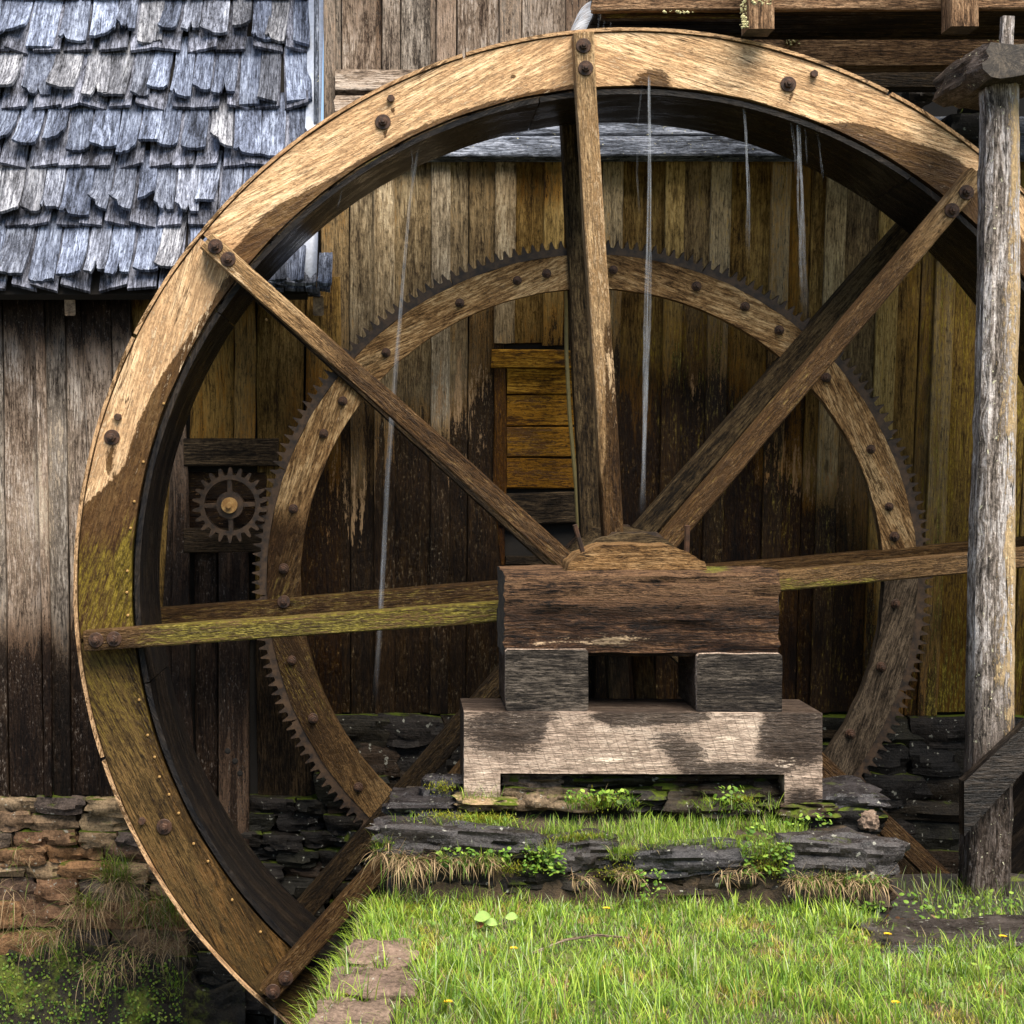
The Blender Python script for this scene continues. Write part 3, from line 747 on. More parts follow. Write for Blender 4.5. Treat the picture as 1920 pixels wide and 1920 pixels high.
# ------------------------------------------------------------------ water wheel
WC = W(1183, 1097, 0); RO, RI = 2.30, 2.08
wheel = thing('waterwheel', 'tall weathered wooden overshot water wheel with eight spokes and toothed gear ring', 'water wheel', (WC[0], .3, WC[2]))
def arcseg(name, c, r0, r1, a0, a1, y0, y1, mat, parent, na=40, nr=8, mask=None, rough=0, ends=(0, 0)):
    am = (a0 + a1) / 2; tx, tz = -math.sin(am), math.cos(am); rx, rz = math.cos(am), math.sin(am)
    ou, ov = R.uniform(0, 50), R.uniform(0, 50); vs = []; sx = R.uniform(0, 99)
    for y in (y0, y1):
        for i in range(na + 1):
            a = a0 + (a1 - a0) * i / na
            for j in range(nr + 1):
                r = r0 + (r1 - r0) * j / nr
                if rough and j in (0, nr): r += rough * nz(sx + a * 14, j)
                vs.append(V((c[0] + r * math.cos(a), y, c[2] + r * math.sin(a))))
    m = (na + 1) * (nr + 1); fs = []
    for i in range(na):
        for j in range(nr):
            k = i * (nr + 1) + j
            fs.append((k, k + 1, k + nr + 2, k + nr + 1)); fs.append((m + k, m + k + nr + 1, m + k + nr + 2, m + k + 1))
        k = i * (nr + 1); fs.append((k, k + nr + 1, m + k + nr + 1, m + k))
        k += nr; fs.append((k + nr + 1, k, m + k, m + k + nr + 1))
    for j in range(nr):
        fs.append((j + 1, j, m + j, m + j + 1)); k = na * (nr + 1) + j; fs.append((k, k + 1, m + k + 1, m + k))
    def uv(v):
        dx, dz = v[0] - c[0], v[2] - c[2]
        return (dx * tx + dz * tz + ou, dx * rx + dz * rz + ov + (v[1] - y0))
    uvs = [tuple(uv(vs[k]) for k in f) for f in fs]
    # make sure normals face out: front face looks to -Y when angles increase
    fs = [tuple(reversed(f)) for f in fs]; uvs = [tuple(reversed(u)) for u in uvs]
    return mk(name, vs, fs, mat, parent, uvs, mask, sharp=40)
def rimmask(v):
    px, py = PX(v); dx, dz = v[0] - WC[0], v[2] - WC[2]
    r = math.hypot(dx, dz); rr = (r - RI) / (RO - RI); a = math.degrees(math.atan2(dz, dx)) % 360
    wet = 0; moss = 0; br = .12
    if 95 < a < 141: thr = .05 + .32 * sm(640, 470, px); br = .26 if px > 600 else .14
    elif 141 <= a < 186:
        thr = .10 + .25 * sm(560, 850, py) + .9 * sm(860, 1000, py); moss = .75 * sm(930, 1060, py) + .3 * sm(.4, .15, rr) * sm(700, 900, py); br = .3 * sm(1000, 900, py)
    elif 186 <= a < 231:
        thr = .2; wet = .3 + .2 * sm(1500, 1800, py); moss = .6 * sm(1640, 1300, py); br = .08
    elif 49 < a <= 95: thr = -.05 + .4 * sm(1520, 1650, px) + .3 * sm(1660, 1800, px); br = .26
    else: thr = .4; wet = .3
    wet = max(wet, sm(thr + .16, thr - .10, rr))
    wet = max(wet, 1.3 * blob(px, py, 1222, 158, 60, 42), .9 * blob(px, py, 205, 862, 16, 52), .9 * blob(px, py, 960, 143, 16, 10), .9 * blob(px, py, 990, 153, 14, 9))
    for bx, by in ((718, 229), (1478, 158), (210, 820), (308, 1550), (733, 186), (1525, 140)): wet = max(wet, .75 * blob(px, py, bx + 4, by + 22, 11, 34))
    return (wet, moss, br)
SP = {'top': ((1092, 66), (1150, 1040)), 'ul': ((390, 453), (1075, 1065)), 'l': ((161, 1201), (1150, 1130)), 'bl': ((502, 1861), (1100, 1190)),
      'ur': ((1829, 330), (1225, 1045)), 'r': ((2208, 1016), (1230, 1110)), 'lr': ((1932, 1808), (1280, 1185)), 'b': ((1272, 2128), (1200, 1180))}
ang = {k: math.atan2(-(p[0][1] - 1097), p[0][0] - 1183) % (2 * math.pi) for k, p in SP.items()}
order = sorted(ang.values())
for i, a in enumerate(order):
    b = order[(i + 1) % 8] + (2 * math.pi if i == 7 else 0)
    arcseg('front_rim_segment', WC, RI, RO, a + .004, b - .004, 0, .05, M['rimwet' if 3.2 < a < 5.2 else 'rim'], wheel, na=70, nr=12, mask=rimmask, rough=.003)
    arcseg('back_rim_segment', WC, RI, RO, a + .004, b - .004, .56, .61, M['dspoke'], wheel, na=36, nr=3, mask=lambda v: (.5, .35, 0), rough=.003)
    arcseg('sole_board', WC, RI - .034, RI - .012, a + .10, b + .097, .008, .60, M['sole'], wheel, na=30, nr=1, mask=lambda v: (.5, .15 if v[1] > .5 else 0, 0), rough=.002)
    arcseg('tyre_strip', WC, RO + .006, RO + .020, a + .22, b + .213, -.008, .10, M['rim'], wheel, na=36, nr=1, mask=lambda v: (.45, .1, 0), rough=.0015)
    for t in range(5):
        q = a + (b - a) * (t + .5) / 5; c_, s_ = math.cos(q), math.sin(q); c2, s2 = math.cos(q - .07), math.sin(q - .07)
        timber('bucket_board', WC + V(((RI + .0) * c_, .052, (RI + .0) * s_)), WC + V(((RI) * c_, .558, (RI) * s_)), V(((RO - .02) * c2 - RI * c_, 0, (RO - .02) * s2 - RI * s_)), .0, .02, wheel, M['sole'], n=1) if 0 else None
        p0 = WC + V((RI * c_, 0, RI * s_)); p1 = WC + V(((RO - .02) * c2, 0, (RO - .02) * s2)); mid = (p0 + p1) / 2
        timber('bucket_board', mid + Y_ * .052, mid + Y_ * .558, p1 - p0, (p1 - p0).length, .018, wheel, M['sole'], n=1)
    # iron tyre thin sheet on the outside edge
def spokemask(k):
    def f(v):
        px, py = PX(v)
        if k == 'top': return (.75 * sm(560, 640, py) * sm(1122 + (py - 560) * .02, 1140 + (py - 560) * .0, px) + .8 * sm(850, 930, py), .0, .42 * sm(900, 700, py))
        if k == 'ul': return (.25 + .55 * sm(520, 720, px), .28 * sm(600, 900, px) , .35 * sm(620, 430, px))
        if k == 'ur': return (.68 - .4 * sm(1650, 1800, px), .3 * sm(1700, 1500, px), .35 * blob(px, py, 1740, 480, 70, 90))
        if k == 'l': return (.6, .72 * sm(170, 330, px), .05)
        if k == 'r': return (.55, .8 * sm(1760, 1700, px) * (1 if v[2] < W(0, 1085, 0)[2] + .0 else .4), .1)
        return (1.0, .2, 0)
    return f
for k, (p, q) in SP.items():
    a, b = W(*p, -.045), W(*q, -.045)
    d = (b - a).normalized(); s = d.cross(Y_).normalized()
    sweep('front_spoke', lerp(a, b, 40, .004, s), s, Y_, .041, .05, wheel, [M['spoke'], M['end']], ns=4, ch=.006, disp=.003, dsc=(3, 30), mask=spokemask(k))
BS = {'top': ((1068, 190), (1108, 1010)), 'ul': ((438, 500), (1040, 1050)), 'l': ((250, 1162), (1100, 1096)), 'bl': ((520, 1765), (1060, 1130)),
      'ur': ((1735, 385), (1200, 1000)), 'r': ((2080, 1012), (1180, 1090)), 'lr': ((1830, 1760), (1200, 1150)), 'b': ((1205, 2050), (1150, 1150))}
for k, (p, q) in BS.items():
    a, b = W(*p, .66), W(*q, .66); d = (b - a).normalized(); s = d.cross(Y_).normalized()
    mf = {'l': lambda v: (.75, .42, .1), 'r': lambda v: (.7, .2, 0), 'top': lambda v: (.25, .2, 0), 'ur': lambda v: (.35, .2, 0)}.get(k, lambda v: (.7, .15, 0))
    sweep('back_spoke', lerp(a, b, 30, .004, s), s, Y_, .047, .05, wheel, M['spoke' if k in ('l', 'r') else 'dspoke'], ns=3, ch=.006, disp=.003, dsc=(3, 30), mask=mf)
# hub: eight-sided wooden shaft with iron bands
def prism(name, c, r, n, y0, y1, mat, parent, ph=0, tap=1):
    vs = [(c[0] + r * math.cos(ph + 2 * math.pi * i / n), y0, c[2] + r * math.sin(ph + 2 * math.pi * i / n)) for i in range(n)] + \
         [(c[0] + r * tap * math.cos(ph + 2 * math.pi * i / n), y1, c[2] + r * tap * math.sin(ph + 2 * math.pi * i / n)) for i in range(n)]
    fs = [tuple(range(n)), tuple(range(2 * n - 1, n - 1, -1))] + [((i + 1) % n, i, n + i, n + (i + 1) % n) for i in range(n)]
    uvs = [[(vs[k][1] * 1.0, math.atan2(vs[k][2] - c[2], vs[k][0] - c[0]) * r) for k in f] for f in fs]
    return mk(name, vs, fs, mat, parent, uvs, None, sharp=30)
prism('hub', WC, .235, 8, -.115, .80, M['dspoke'], wheel, rad(22.5))
for y in (-.118, .73): prism('hub_band', WC, .243, 8, y, y + .05, M['castiron'], wheel, rad(22.5))
prism('axle', WC, .09, 20, -.3, 1.2, M['castiron'], wheel)
# gear ring: oak segments between the back spokes, iron racks with teeth outside
GC = W(1110, 1087, .655); GR0, GR1 = 1.325, 1.478
gang = sorted(math.atan2(-(p[1] - 1085), p[0] - 1110) % (2 * math.pi) for p in ((1083, 480), (660, 680), (500, 1135), (730, 1545), (1525, 640), (1700, 1050), (1560, 1480), (1150, 1700)))
def gearmask(v):
    px, py = PX(v)
    wet = .15 + .65 * sm(1080, 1200, py) * sm(900, 1500, px) + .55 * sm(900, 1010, py) * sm(900, 500, px) + .35 * blob(px, py, 700, 690, 50, 50) + .4 * blob(px, py, 1500, 620, 60, 40)
    if px > 1550 and py < 1060: wet = .3
    if py > 1040 and px > 1500: wet = .3
    moss = .6 * blob(px, py, 525, 1130, 60, 100) + (.45 * sm(1150, 1250, py) * sm(1480, 1300, py) if px < 800 else 0)
    br = .35 * blob(px, py, 640, 780, 120, 200) + .35 * blob(px, py, 950, 540, 250, 80) + .4 * blob(px, py, 1660, 900, 70, 140)
    return (wet, moss, br)
for i, a in enumerate(gang):
    b = gang[(i + 1) % 8] + (2 * math.pi if i == 7 else 0)
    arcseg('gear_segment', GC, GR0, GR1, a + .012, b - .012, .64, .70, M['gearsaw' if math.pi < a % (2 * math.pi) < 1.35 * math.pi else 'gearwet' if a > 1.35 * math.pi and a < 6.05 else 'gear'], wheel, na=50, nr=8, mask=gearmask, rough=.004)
NT = 224
for sgi in range(16):
    a0 = 2 * math.pi * sgi / 16 + .05; k = NT // 16; da = 2 * math.pi / NT; out = []
    for t in range(k):
        a = a0 + t * da; j = R.uniform(.95, 1.03)
        for f, r in ((.02, 1.512), (.22, 1.514), (.38, 1.536 * 1), (.45, 1.548 * (1 + .002 * (j - 1))), (.55, 1.548), (.62, 1.536), (.78, 1.514)):
            out.append((a + f * da, r))
    inn = [(a0 + k * da * (1 - q / 12) - .0012, GR1 + .002) for q in range(13)]
    ol = [(GC[0] + r * math.cos(a), GC[2] + r * math.sin(a)) for a, r in out + inn]
    poly_extrude('toothed_rack', ol, .646, .71, M['castiron'], wheel, sharp=30)

# bolts
def bolt_mesh(name, washer=.033, nut=.0185, tip=.010, six=True):
    vs = []; fs = []
    def ring(r, y, n, ph=0): 
        b = len(vs); vs.extend([(r * math.cos(2 * math.pi * i / n + ph), y, r * math.sin(2 * math.pi * i / n + ph)) for i in range(n)]); return b
    def cyl(r, y0, y1, n, ph=0, bev=.002):
        a = ring(r, y0, n, ph); b = ring(r, y1 + bev, n, ph); c = ring(r - bev, y1, n, ph)
        for p, q in ((a, b), (b, c)):
            for i in range(n): fs.append((p + i, p + (i + 1) % n, q + (i + 1) % n, q + i))
        fs.append(tuple(c + i for i in range(n)))
    if washer: cyl(washer, .004, -.006, 16)
    cyl(nut, -.004, -.024, 6, .3)
    if tip: cyl(tip, -.02, -.034, 8)
    me = D.meshes.new(name); me.from_pydata(vs, [], fs); me.materials.append(M['iron']); me.update(); return me
BM = bolt_mesh('bolt'); BM2 = bolt_mesh('bolt', 0.0, .0165, 0); BM3 = bolt_mesh('bolt', .021, .015, .008)
def bolt(px, py, y, me, sc=1): inst('bolt', me, W(px, py, y), wheel, (R.uniform(-.04, .04), R.uniform(0, 6), R.uniform(-.04, .04)), sc)
for p in ((1094, 86), (1098, 128), (404, 462), (428, 486), (180, 1200), (214, 1198), (512, 1859), (536, 1834), (1812, 361), (1785, 395)): bolt(*p, -.096, BM, .95)
for p in ((718, 229), (1478, 158), (210, 820), (308, 1550)): bolt(*p, -.002, BM)
for p in ((733, 186), (1525, 140), (222, 782), (267, 1538)): bolt(*p, .002, BM2)
for p in ((862, 568), (970, 526), (1025, 513), (1150, 506), (1306, 537), (1397, 575), (1461, 619), (1549, 708), (1633, 842), (1667, 950), (1677, 1006), (1679, 1132), (1652, 1250), (1594, 1376), (1555, 1436),
          (724, 661), (643, 752), (607, 813), (550, 954), (532, 1066), (547, 1238), (587, 1347), (672, 1476)): bolt(*p, .638, BM3, R.uniform(.95, 1.15))
bolt(532, 1128, .607, BM, .9)
nm = bolt_mesh('nail', 0, .006, 0); nm.materials[0] = M['brass']
for p in ((308, 757), (270, 866), (253, 940), (246, 990), (240, 1070), (239, 1110), (241, 1153), (262, 1311), (278, 1377), (291, 1418), (300, 1455), (318, 1488), (336, 1523), (364, 1580), (391, 1613), (436, 1685), (489, 1745), (500, 270 + 330)):
    inst('nail', nm, W(*p, .016), wheel)

# ------------------------------------------------------------------ pinion gear
PC = W(432, 947, .64)
pin = thing('pinion_gear', 'small rusty four-spoked cast iron pinion gear beside the wheel\'s gear ring', 'gear', PC)
nt_ = 22; vs = []; fs = []; prof = ((.0, .137), (.2, .138), (.34, .162), (.43, .171), (.57, .171), (.66, .162), (.8, .138))
oa = [((t + f) * 2 * math.pi / nt_, r) for t in range(nt_) for f, r in prof]; n = len(oa)
for y in (.615, .665):
    vs += [(PC[0] + r * math.cos(a), y, PC[2] + r * math.sin(a)) for a, r in oa]
    vs += [(PC[0] + .116 * math.cos(a), y, PC[2] + .116 * math.sin(a)) for a, r in oa]
for i in range(n):
    j = (i + 1) % n
    fs += [(i, n + i, n + j, j), (2 * n + i, 2 * n + j, 3 * n + j, 3 * n + i), (i, j, 2 * n + j, 2 * n + i), (n + j, n + i, 3 * n + i, 3 * n + j)]
mk('toothed_ring', vs, [tuple(reversed(f)) for f in fs], M['castiron'], pin, sharp=30)
for q in range(4):
    a = q * math.pi / 2 + .03; d = V((math.cos(a), 0, math.sin(a))); s = d.cross(Y_)
    sweep('gear_spoke', [PC + d * .045 - Y_ * .0, PC + d * .118], s, Y_, [.013, .011], .018, pin, M['castiron'], ch=.003)
prism('gear_hub', PC, .062, 24, .612, .67, M['castiron'], pin); prism('collar', PC, .036, 20, .585, .62, M['brass'], pin); prism('shaft_bolt', PC, .013, 10, .56, .6, M['brass'], pin); prism('pinion_shaft', PC, .028, 14, .66, 1.1, M['castiron'], pin)

# ------------------------------------------------------------------ bearing pedestal in front of the wheel
ped = thing('bearing_pedestal', 'heavy timber bearing stand with split block and notched sawn base in front of the wheel', 'timber stand', W(1205, 1505, -.35))
def blockmask(v):
    px, py = PX(v)
    wet = .40 + .3 * sm(1110, 1170, py) + 1.2 * blob(px, py, 1000, 1195, 90, 26) + .5 * sm(1130, 1230, py) * sm(1250, 1460, px) + .45 * sm(1165, 1215, py)  # lower left spot paints the dark inside of a rot cavity, not damp
    br = .55 * blob(px, py, 1150, 1203, 170, 30) + .4 * blob(px, py, 1010, 1208, 70, 14)
    moss = .9 * sm(1080, 1066, py) * sm(1290, 1330, px) * sm(1400, 1340, px)
    return (wet, moss, br)
sweep('bearing_block', [p + Y_ * .19 for p in lerp(W(945, 1151, -.52), W(1461, 1153, -.52), 90, .003, Z_)], Z_, Y_, 80 * S(-.52), .19, ped, [M['block'], M['enddark']], ns=16, ch=.018, disp=.02, dsc=(3.2, 30), mask=blockmask, enddisp=.01)
def cap(name, pts, y0, y1, mat, n=5):
    out = []
    for i in range(len(pts)):
        p, q = pts[i], pts[(i + 1) % len(pts)]
        for t in range(n):
            f = t / n; out.append((p[0] + (q[0] - p[0]) * f + R.uniform(-1.2, 1.2), p[1] + (q[1] - p[1]) * f + R.uniform(-1.2, 1.2)))
    ol = [(W(x, y, y0)[0], W(x, y, y0)[2]) for x, y in out]
    # bulged face: inset front ring
    return poly_extrude(name, ol, y0, y1, mat, ped, mask=lambda v: (.15, .5 * blob(*PX(v), 1305, 1060, 40, 14), 0), sharp=50)
cap('bearing_cap', [(1062, 1072), (1066, 1056), (1085, 1040), (1130, 1021), (1255, 1023), (1290, 1036), (1322, 1054), (1326, 1072)], -.43, -.2, M['cap'])
cap('bearing_cap', [(1090, 1070), (1094, 1030), (1125, 1010), (1165, 1000), (1215, 1001), (1250, 1012), (1275, 1032), (1280, 1070)], -.21, -.125, M['dspoke'])
for (p, q) in (((1078, 984), (1097, 1050)), ((1289, 985), (1287, 1050))):
    timber('iron_pin', W(*p, -.40), W(*q, -.38), X_, .02, .02, ped, M['iron'], n=4, ns=2, ch=.008, disp=.002)
def endmask(v): return (.0, 0, 0)
for (x0, x1, y0, y1) in ((948, 1103, 1218, 1333), (1307, 1466, 1226, 1337)):
    c = ((x0 + x1) / 2, (y0 + y1) / 2)
    a = W(*c, -.555); b = V((a[0], -.13, a[2]))
    sweep('support_block', lerp(a, b, 6), X_, Z_, (x1 - x0) / 2 * S(-.555), (y1 - y0) / 2 * S(-.555), ped, [M['base'], M['blockend']], ns=4, ch=.008, disp=.005, mask=lambda v: ((.05, 0, .05) if v[1] < -.54 else (.9, 0, 0)), enddisp=.004)
def basemask(v):
    px, py = PX(v)
    if v[1] > -.5: return (1.4, 0, 0)
    wet = .32 + .75 * blob(px, py, 960, 1365, 130, 60) + 1.0 * blob(px, py, 1490, 1380, 110, 75) + .95 * blob(px, py, 1380, 1450, 110, 26) + .8 * blob(px, py, 1180, 1345, 190, 20) + .5 * blob(px, py, 1270, 1420, 60, 60) + .7 * blob(px, py, 1505, 1500, 60, 34)
    wet -= .8 * blob(px, py, 1075, 1372, 70, 60) + .9 * blob(px, py, 1385, 1365, 60, 60) + .5 * blob(px, py, 1180, 1430, 130, 40)
    br = .42 * blob(px, py, 1130, 1420, 200, 60) + .45 * blob(px, py, 1370, 1385, 100, 70) + .5 * blob(px, py, 905, 1450, 60, 80) + .5 * blob(px, py, 1470, 1440, 70, 30)
    return (max(0, wet), 0, br)
def notched(name, x0, x1, y0, y1, nx0, nx1, ny0, Y, dep, parent, mats):
    cx = sorted(set([x0 + (x1 - x0) * i / 110 for i in range(111)] + [nx0, nx1])); cy = sorted(set([y0 + (y1 - y0) * j / 30 for j in range(31)] + [ny0]))
    on = lambda i, j: 0 <= i < len(cx) - 1 and 0 <= j < len(cy) - 1 and not (nx0 <= (cx[i] + cx[i + 1]) / 2 <= nx1 and (cy[j] + cy[j + 1]) / 2 > ny0)
    vs = []; ids = {}; fs = []; uvs = []
    def v(i, j, b):
        if (i, j, b) not in ids:
            p = W(cx[i] + .8 * nz(j * .4, 7) * (i in (0, len(cx) - 1)), cy[j] + .9 * nz(i * .25, 3) * (j in (0, len(cy) - 1)) + 1.2 * (i / len(cx)) * 2, Y)
            q = .002 * fbm(p[0] * 9, p[2] * 30, b); ids[i, j, b] = len(vs); vs.append(V((p[0], (Y + dep if b else Y) + q, p[2])))
        return ids[i, j, b]
    def add(f): fs.append(f); uvs.append(tuple((vs[k][0] + vs[k][1] * .3, vs[k][2] + vs[k][1]) for k in f))
    for i in range(len(cx) - 1):
        for j in range(len(cy) - 1):
            if not on(i, j): continue
            add((v(i, j, 0), v(i, j + 1, 0), v(i + 1, j + 1, 0), v(i + 1, j, 0))); add((v(i, j, 1), v(i + 1, j, 1), v(i + 1, j + 1, 1), v(i, j + 1, 1)))
            if not on(i, j - 1): add((v(i, j, 0), v(i + 1, j, 0), v(i + 1, j, 1), v(i, j, 1)))
            if not on(i, j + 1): add((v(i, j + 1, 0), v(i, j + 1, 1), v(i + 1, j + 1, 1), v(i + 1, j + 1, 0)))
            if not on(i - 1, j): add((v(i, j, 0), v(i, j, 1), v(i, j + 1, 1), v(i, j + 1, 0)))
            if not on(i + 1, j): add((v(i + 1, j, 0), v(i + 1, j + 1, 0), v(i + 1, j + 1, 1), v(i + 1, j, 1)))
    return mk(name, vs, fs, mats, parent, uvs, basemask)
notched('base_beam', 870, 1542, 1335, 1504, 938, 1471, 1450, -.58, .38, ped, M['base'])

# ------------------------------------------------------------------ stone platform
plat = thing('stone_platform', 'low grassy platform of dark slabs and earth under the timber bearing stand', 'stone platform', W(1200, 1690, -.6))
def platz(x, y):
    t = (y + .95) / .75
    return .165 + .12 * min(1, max(0, t)) + .012 * fbm(x * 5, y * 5, 2)
px0, px1 = -.03, 1.80
vs = []; fs = []; nx, ny = 70, 26
for j in range(ny + 1):
    for i in range(nx + 1):
        x = px0 + (px1 - px0) * i / nx; y = -.93 + .80 * j / ny
        e = min(i / 3, (nx - i) / 3, j / 2.0, 1); z = platz(x, y) * e + (1 - e) * .0
        if j == 0: y += .03 * nz(x * 8)
        vs.append((x, y, z))
for j in range(ny):
    for i in range(nx): k = j * (nx + 1) + i; fs.append((k, k + 1, k + nx + 2, k + nx + 1))
b0 = len(vs)
for i in range(nx + 1): p = vs[ny * (nx + 1) + i]; vs.append((p[0], p[1] + .02, -1.45))
for i in range(nx): a = ny * (nx + 1) + i; fs.append((a, a + 1, b0 + i + 1, b0 + i))
mk('earth', vs, fs, M['soil'], plat, sharp=60)
def rock(seed, x0, x1, y0, y1, Y, dep, mat, parent, tilt=0, cuts=10, rnd=.25, rz=0):
    me = stone_mesh(seed, .3, cuts, .42, .36); me.materials.append(mat)
    p = W((x0 + x1) / 2, (y0 + y1) / 2, Y) + Y_ * dep / 2
    return inst('stone', me, p, parent, (0, tilt, rz), ((x1 - x0) * S(Y) * 1.12, dep * 1.1, (y1 - y0) * S(Y) * 1.18))
FRY = -.92
for i, (x0, x1, y0, y1, m, tl, dy, dp) in enumerate((
    (732, 980, 1556, 1606, 'slab', .085, 0, .16), (1036, 1146, 1580, 1628, 'slab', 0, .02, .13), (1184, 1394, 1596, 1642, 'slab', -.02, 0, .13), (1480, 1664, 1582, 1644, 'slab', .04, 0, .16),
    (735, 850, 1618, 1672, 'slate', 0, .03, .2), (848, 985, 1620, 1676, 'slate', 0, .03, .2), (980, 1090, 1628, 1684, 'slate', 0, .03, .2), (1085, 1215, 1636, 1690, 'slate', 0, .02, .2), (1210, 1330, 1644, 1690, 'slate', 0, .03, .2), (1325, 1450, 1640, 1700, 'slate', 0, .03, .2), (1440, 1570, 1650, 1712, 'slate', 0, .02, .2), (1560, 1672, 1654, 1716, 'slate', 0, .02, .2),
    (985, 1040, 1585, 1625, 'slate', 0, .05, .2), (1390, 1478, 1590, 1640, 'slate', 0, .05, .2), (1142, 1190, 1600, 1640, 'slate', 0, .05, .2),
    )):
    rock(100 + i, x0, x1, y0, y1, FRY + dy, dp, M[m], plat, tl)
# stones between the legs of the base and at its ends
for i, (x0, x1, y0, y1, m, Y, dp) in enumerate(((945, 1080, 1454, 1480, 'stone', -.50, .3), (1075, 1240, 1456, 1484, 'slate', -.48, .3), (1236, 1380, 1456, 1486, 'slate', -.48, .3), (1376, 1474, 1456, 1492, 'slate', -.48, .3),
    (950, 1100, 1480, 1520, 'stone', -.54, .3), (1096, 1260, 1484, 1522, 'slate', -.54, .3), (1255, 1425, 1484, 1526, 'slate', -.56, .3), (1420, 1500, 1496, 1530, 'slate', -.54, .3),
    (800, 868, 1466, 1508, 'slab', -.50, .16), (740, 868, 1506, 1540, 'slab', -.60, .3), (862, 960, 1500, 1518, 'stone', -.62, .3), (1462, 1560, 1508, 1532, 'slate', -.60, .3), (1520, 1650, 1490, 1526, 'slab', -.56, .3), (1490, 1640, 1522, 1566, 'slate', -.60, .3), (1620, 1648, 1530, 1556, 'pave', -.66, .08))):
    rock(140 + i, x0, x1, y0, y1, Y, dp, M[m], plat, 0, 8)
# edge slabs of the lawn above the pit
for i, (x0, x1, yb, yt, lab) in enumerate(((664, 770, 1826, 1782, 'brown flat edge stone with yellow moss, farthest of the lawn edge'), (628, 790, 1886, 1836, 'purplish brown flat edge stone, middle one of the lawn edge'), (592, 720, 1975, 1898, 'pale brown flat edge stone at the bottom of the picture'))):
    dn = F * EYE / (yb - CY); df = F * EYE / (yt - CY); me = stone_mesh(180 + i, .6, 12, .30, .34); me.materials.append(M['pave'])
    ym = (dn + df) / 2 - CAMD; xm = ((x0 + x1) / 2 - CX) * S(ym)
    o = inst('edge_stone', me, (xm, ym, -.012), None, (R.uniform(-.04, .04), R.uniform(-.03, .03), R.uniform(-.06, .06)), ((x1 - x0) * S(ym) * 1.06, (df - dn) * 1.05, .10))
    tag(o, lab, 'stone', 'flat stones edging the lawn')
# wet slab on the right
me = stone_mesh(190, .8, 12, .15); me.materials.append(M['slab'])
o = inst('wet_slab', me, V((2.02, -1.30, -.022)), None, (0, 0, .06), (.85, .34, .09)); tag(o, 'black wet stone slab at the lawn\'s edge below the post', 'stone')

# ------------------------------------------------------------------ flume and its trestle
fz = W(0, 18, 0)[2]
flu = thing('flume', 'weathered plank flume with lichen pouring water over the top of the wheel', 'flume', W(1115, 18, .2))
xl, xr_ = W(1112, 0, 0)[0], 5.5
fm = lambda v: (.35, .05, 0)
sweep('side_board', lerp(V((xl, .02, fz + .14)), V((xr_, .02, fz + .16)), 40, .006, Z_), Z_, Y_, .145, .024, flu, [M['beam'], M['end']], ns=6, disp=.004, dsc=(2, 20), mask=fm, enddisp=.02)
sweep('side_board', lerp(V((xl + .06, .54, fz + .16)), V((xr_, .54, fz + .16)), 12, .004, Z_), Z_, Y_, .145, .024, flu, M['dark'], mask=fm)
for i, y in enumerate((.13, .28, .43)): sweep('floor_board', lerp(V((xl + .03, y, fz + .045)), V((xr_, y, fz + .045)), 12), Y_, Z_, .072, .014, flu, M['dark'], mask=fm)
sweep('floor_joist', lerp(W(1126, 31, .10), W(1400, 33, .10), 10, .002, Z_), Z_, Y_, .012, .03, flu, M['beam'], mask=lambda v: (.6, .5, 0))
for x0, x1, yb in ((1402, 1452, 54), (1783, 1836, 49), (2150, 2200, 48)):
    a = W((x0 + x1) / 2, yb, -.135) + Y_ * .065; b = V((a[0], a[1], fz + .42))
    timber('stanchion', a, b, X_, (x1 - x0) * S(-.135), .13, flu, [M['beam'], M['enddark']], n=8, ns=3, disp=.004, mask=lambda v: (.3, 0, .1))
kind(grid('flume_water', 0, 1, 0, 1, 20, 6, lambda x, y: 0, M['pool']), 'structure')
fw = D.objects['flume_water']
for v in fw.data.vertices: v.co = (xl + .03 + v.co.x * 4.5, .05 + v.co.y * .46, fz + .13)
# carrying beam behind the wheel
b1 = sweep('carrying_beam', lerp(W(1378, 98, .74), W(2300, 96, .74), 40, .004, Z_), Z_, Y_, [33 * S(.74) * (.35 + .65 * sm(0, 4, i)) for i in range(41)], .06, flu, [M['beam'], M['end']], ns=6, disp=.004, dsc=(2, 24), mask=lambda v: (.12 + .3 * blob(*PX(v), 1800, 70, 120, 40), 0, .15))
sweep('lower_beam', lerp(W(1560, 150, .95), W(2300, 148, .95), 10), Z_, Y_, 20 * S(.95), .05, flu, M['dark'], mask=fm)
for x in (1500, 1900): timber('cross_joist', W(x, 45, .70), V((W(x, 45, .70)[0], -.0, W(x, 45, .7)[2] + .03)), X_, .07, .05, flu, M['dark'], n=2) if 0 else None

tre = thing('flume_trestle', 'silvery split-grained post with dark log cap, peg and diagonal brace at the right edge', 'post', W(1846, 1655, -.5))
def postmask(v):
    px, py = PX(v); c = 1880 + (py - 138) * (1846 - 1880) / 1517
    wet = .62 * sm(1080, 1350, py) + .3 * sm(1350, 1600, py)
    wet -= .3 * blob(px, py, c + 5, 1300, 60, 200)
    return (max(0, wet), .3 * sm(1500, 1650, py), .08 + .52 * sm(c - 14, c + 40, px) * sm(1500, 1200, py))  # right half painted warmer and paler, as its sunlit side
a, b = W(1879, 136, -.5), W(1846, 1672, -.5); n = 90
hw = [(31 + 9 * (i / n)) * S(-.5) + .003 * nz(i * .3) for i in range(n + 1)]
sweep('post', lerp(a, b, n, .012, X_), X_, Y_, hw, [h * .95 for h in hw], tre, [M['post'], M['end']], ns=10, ch=.022, disp=.008, dsc=(1.2, 36), mask=postmask)
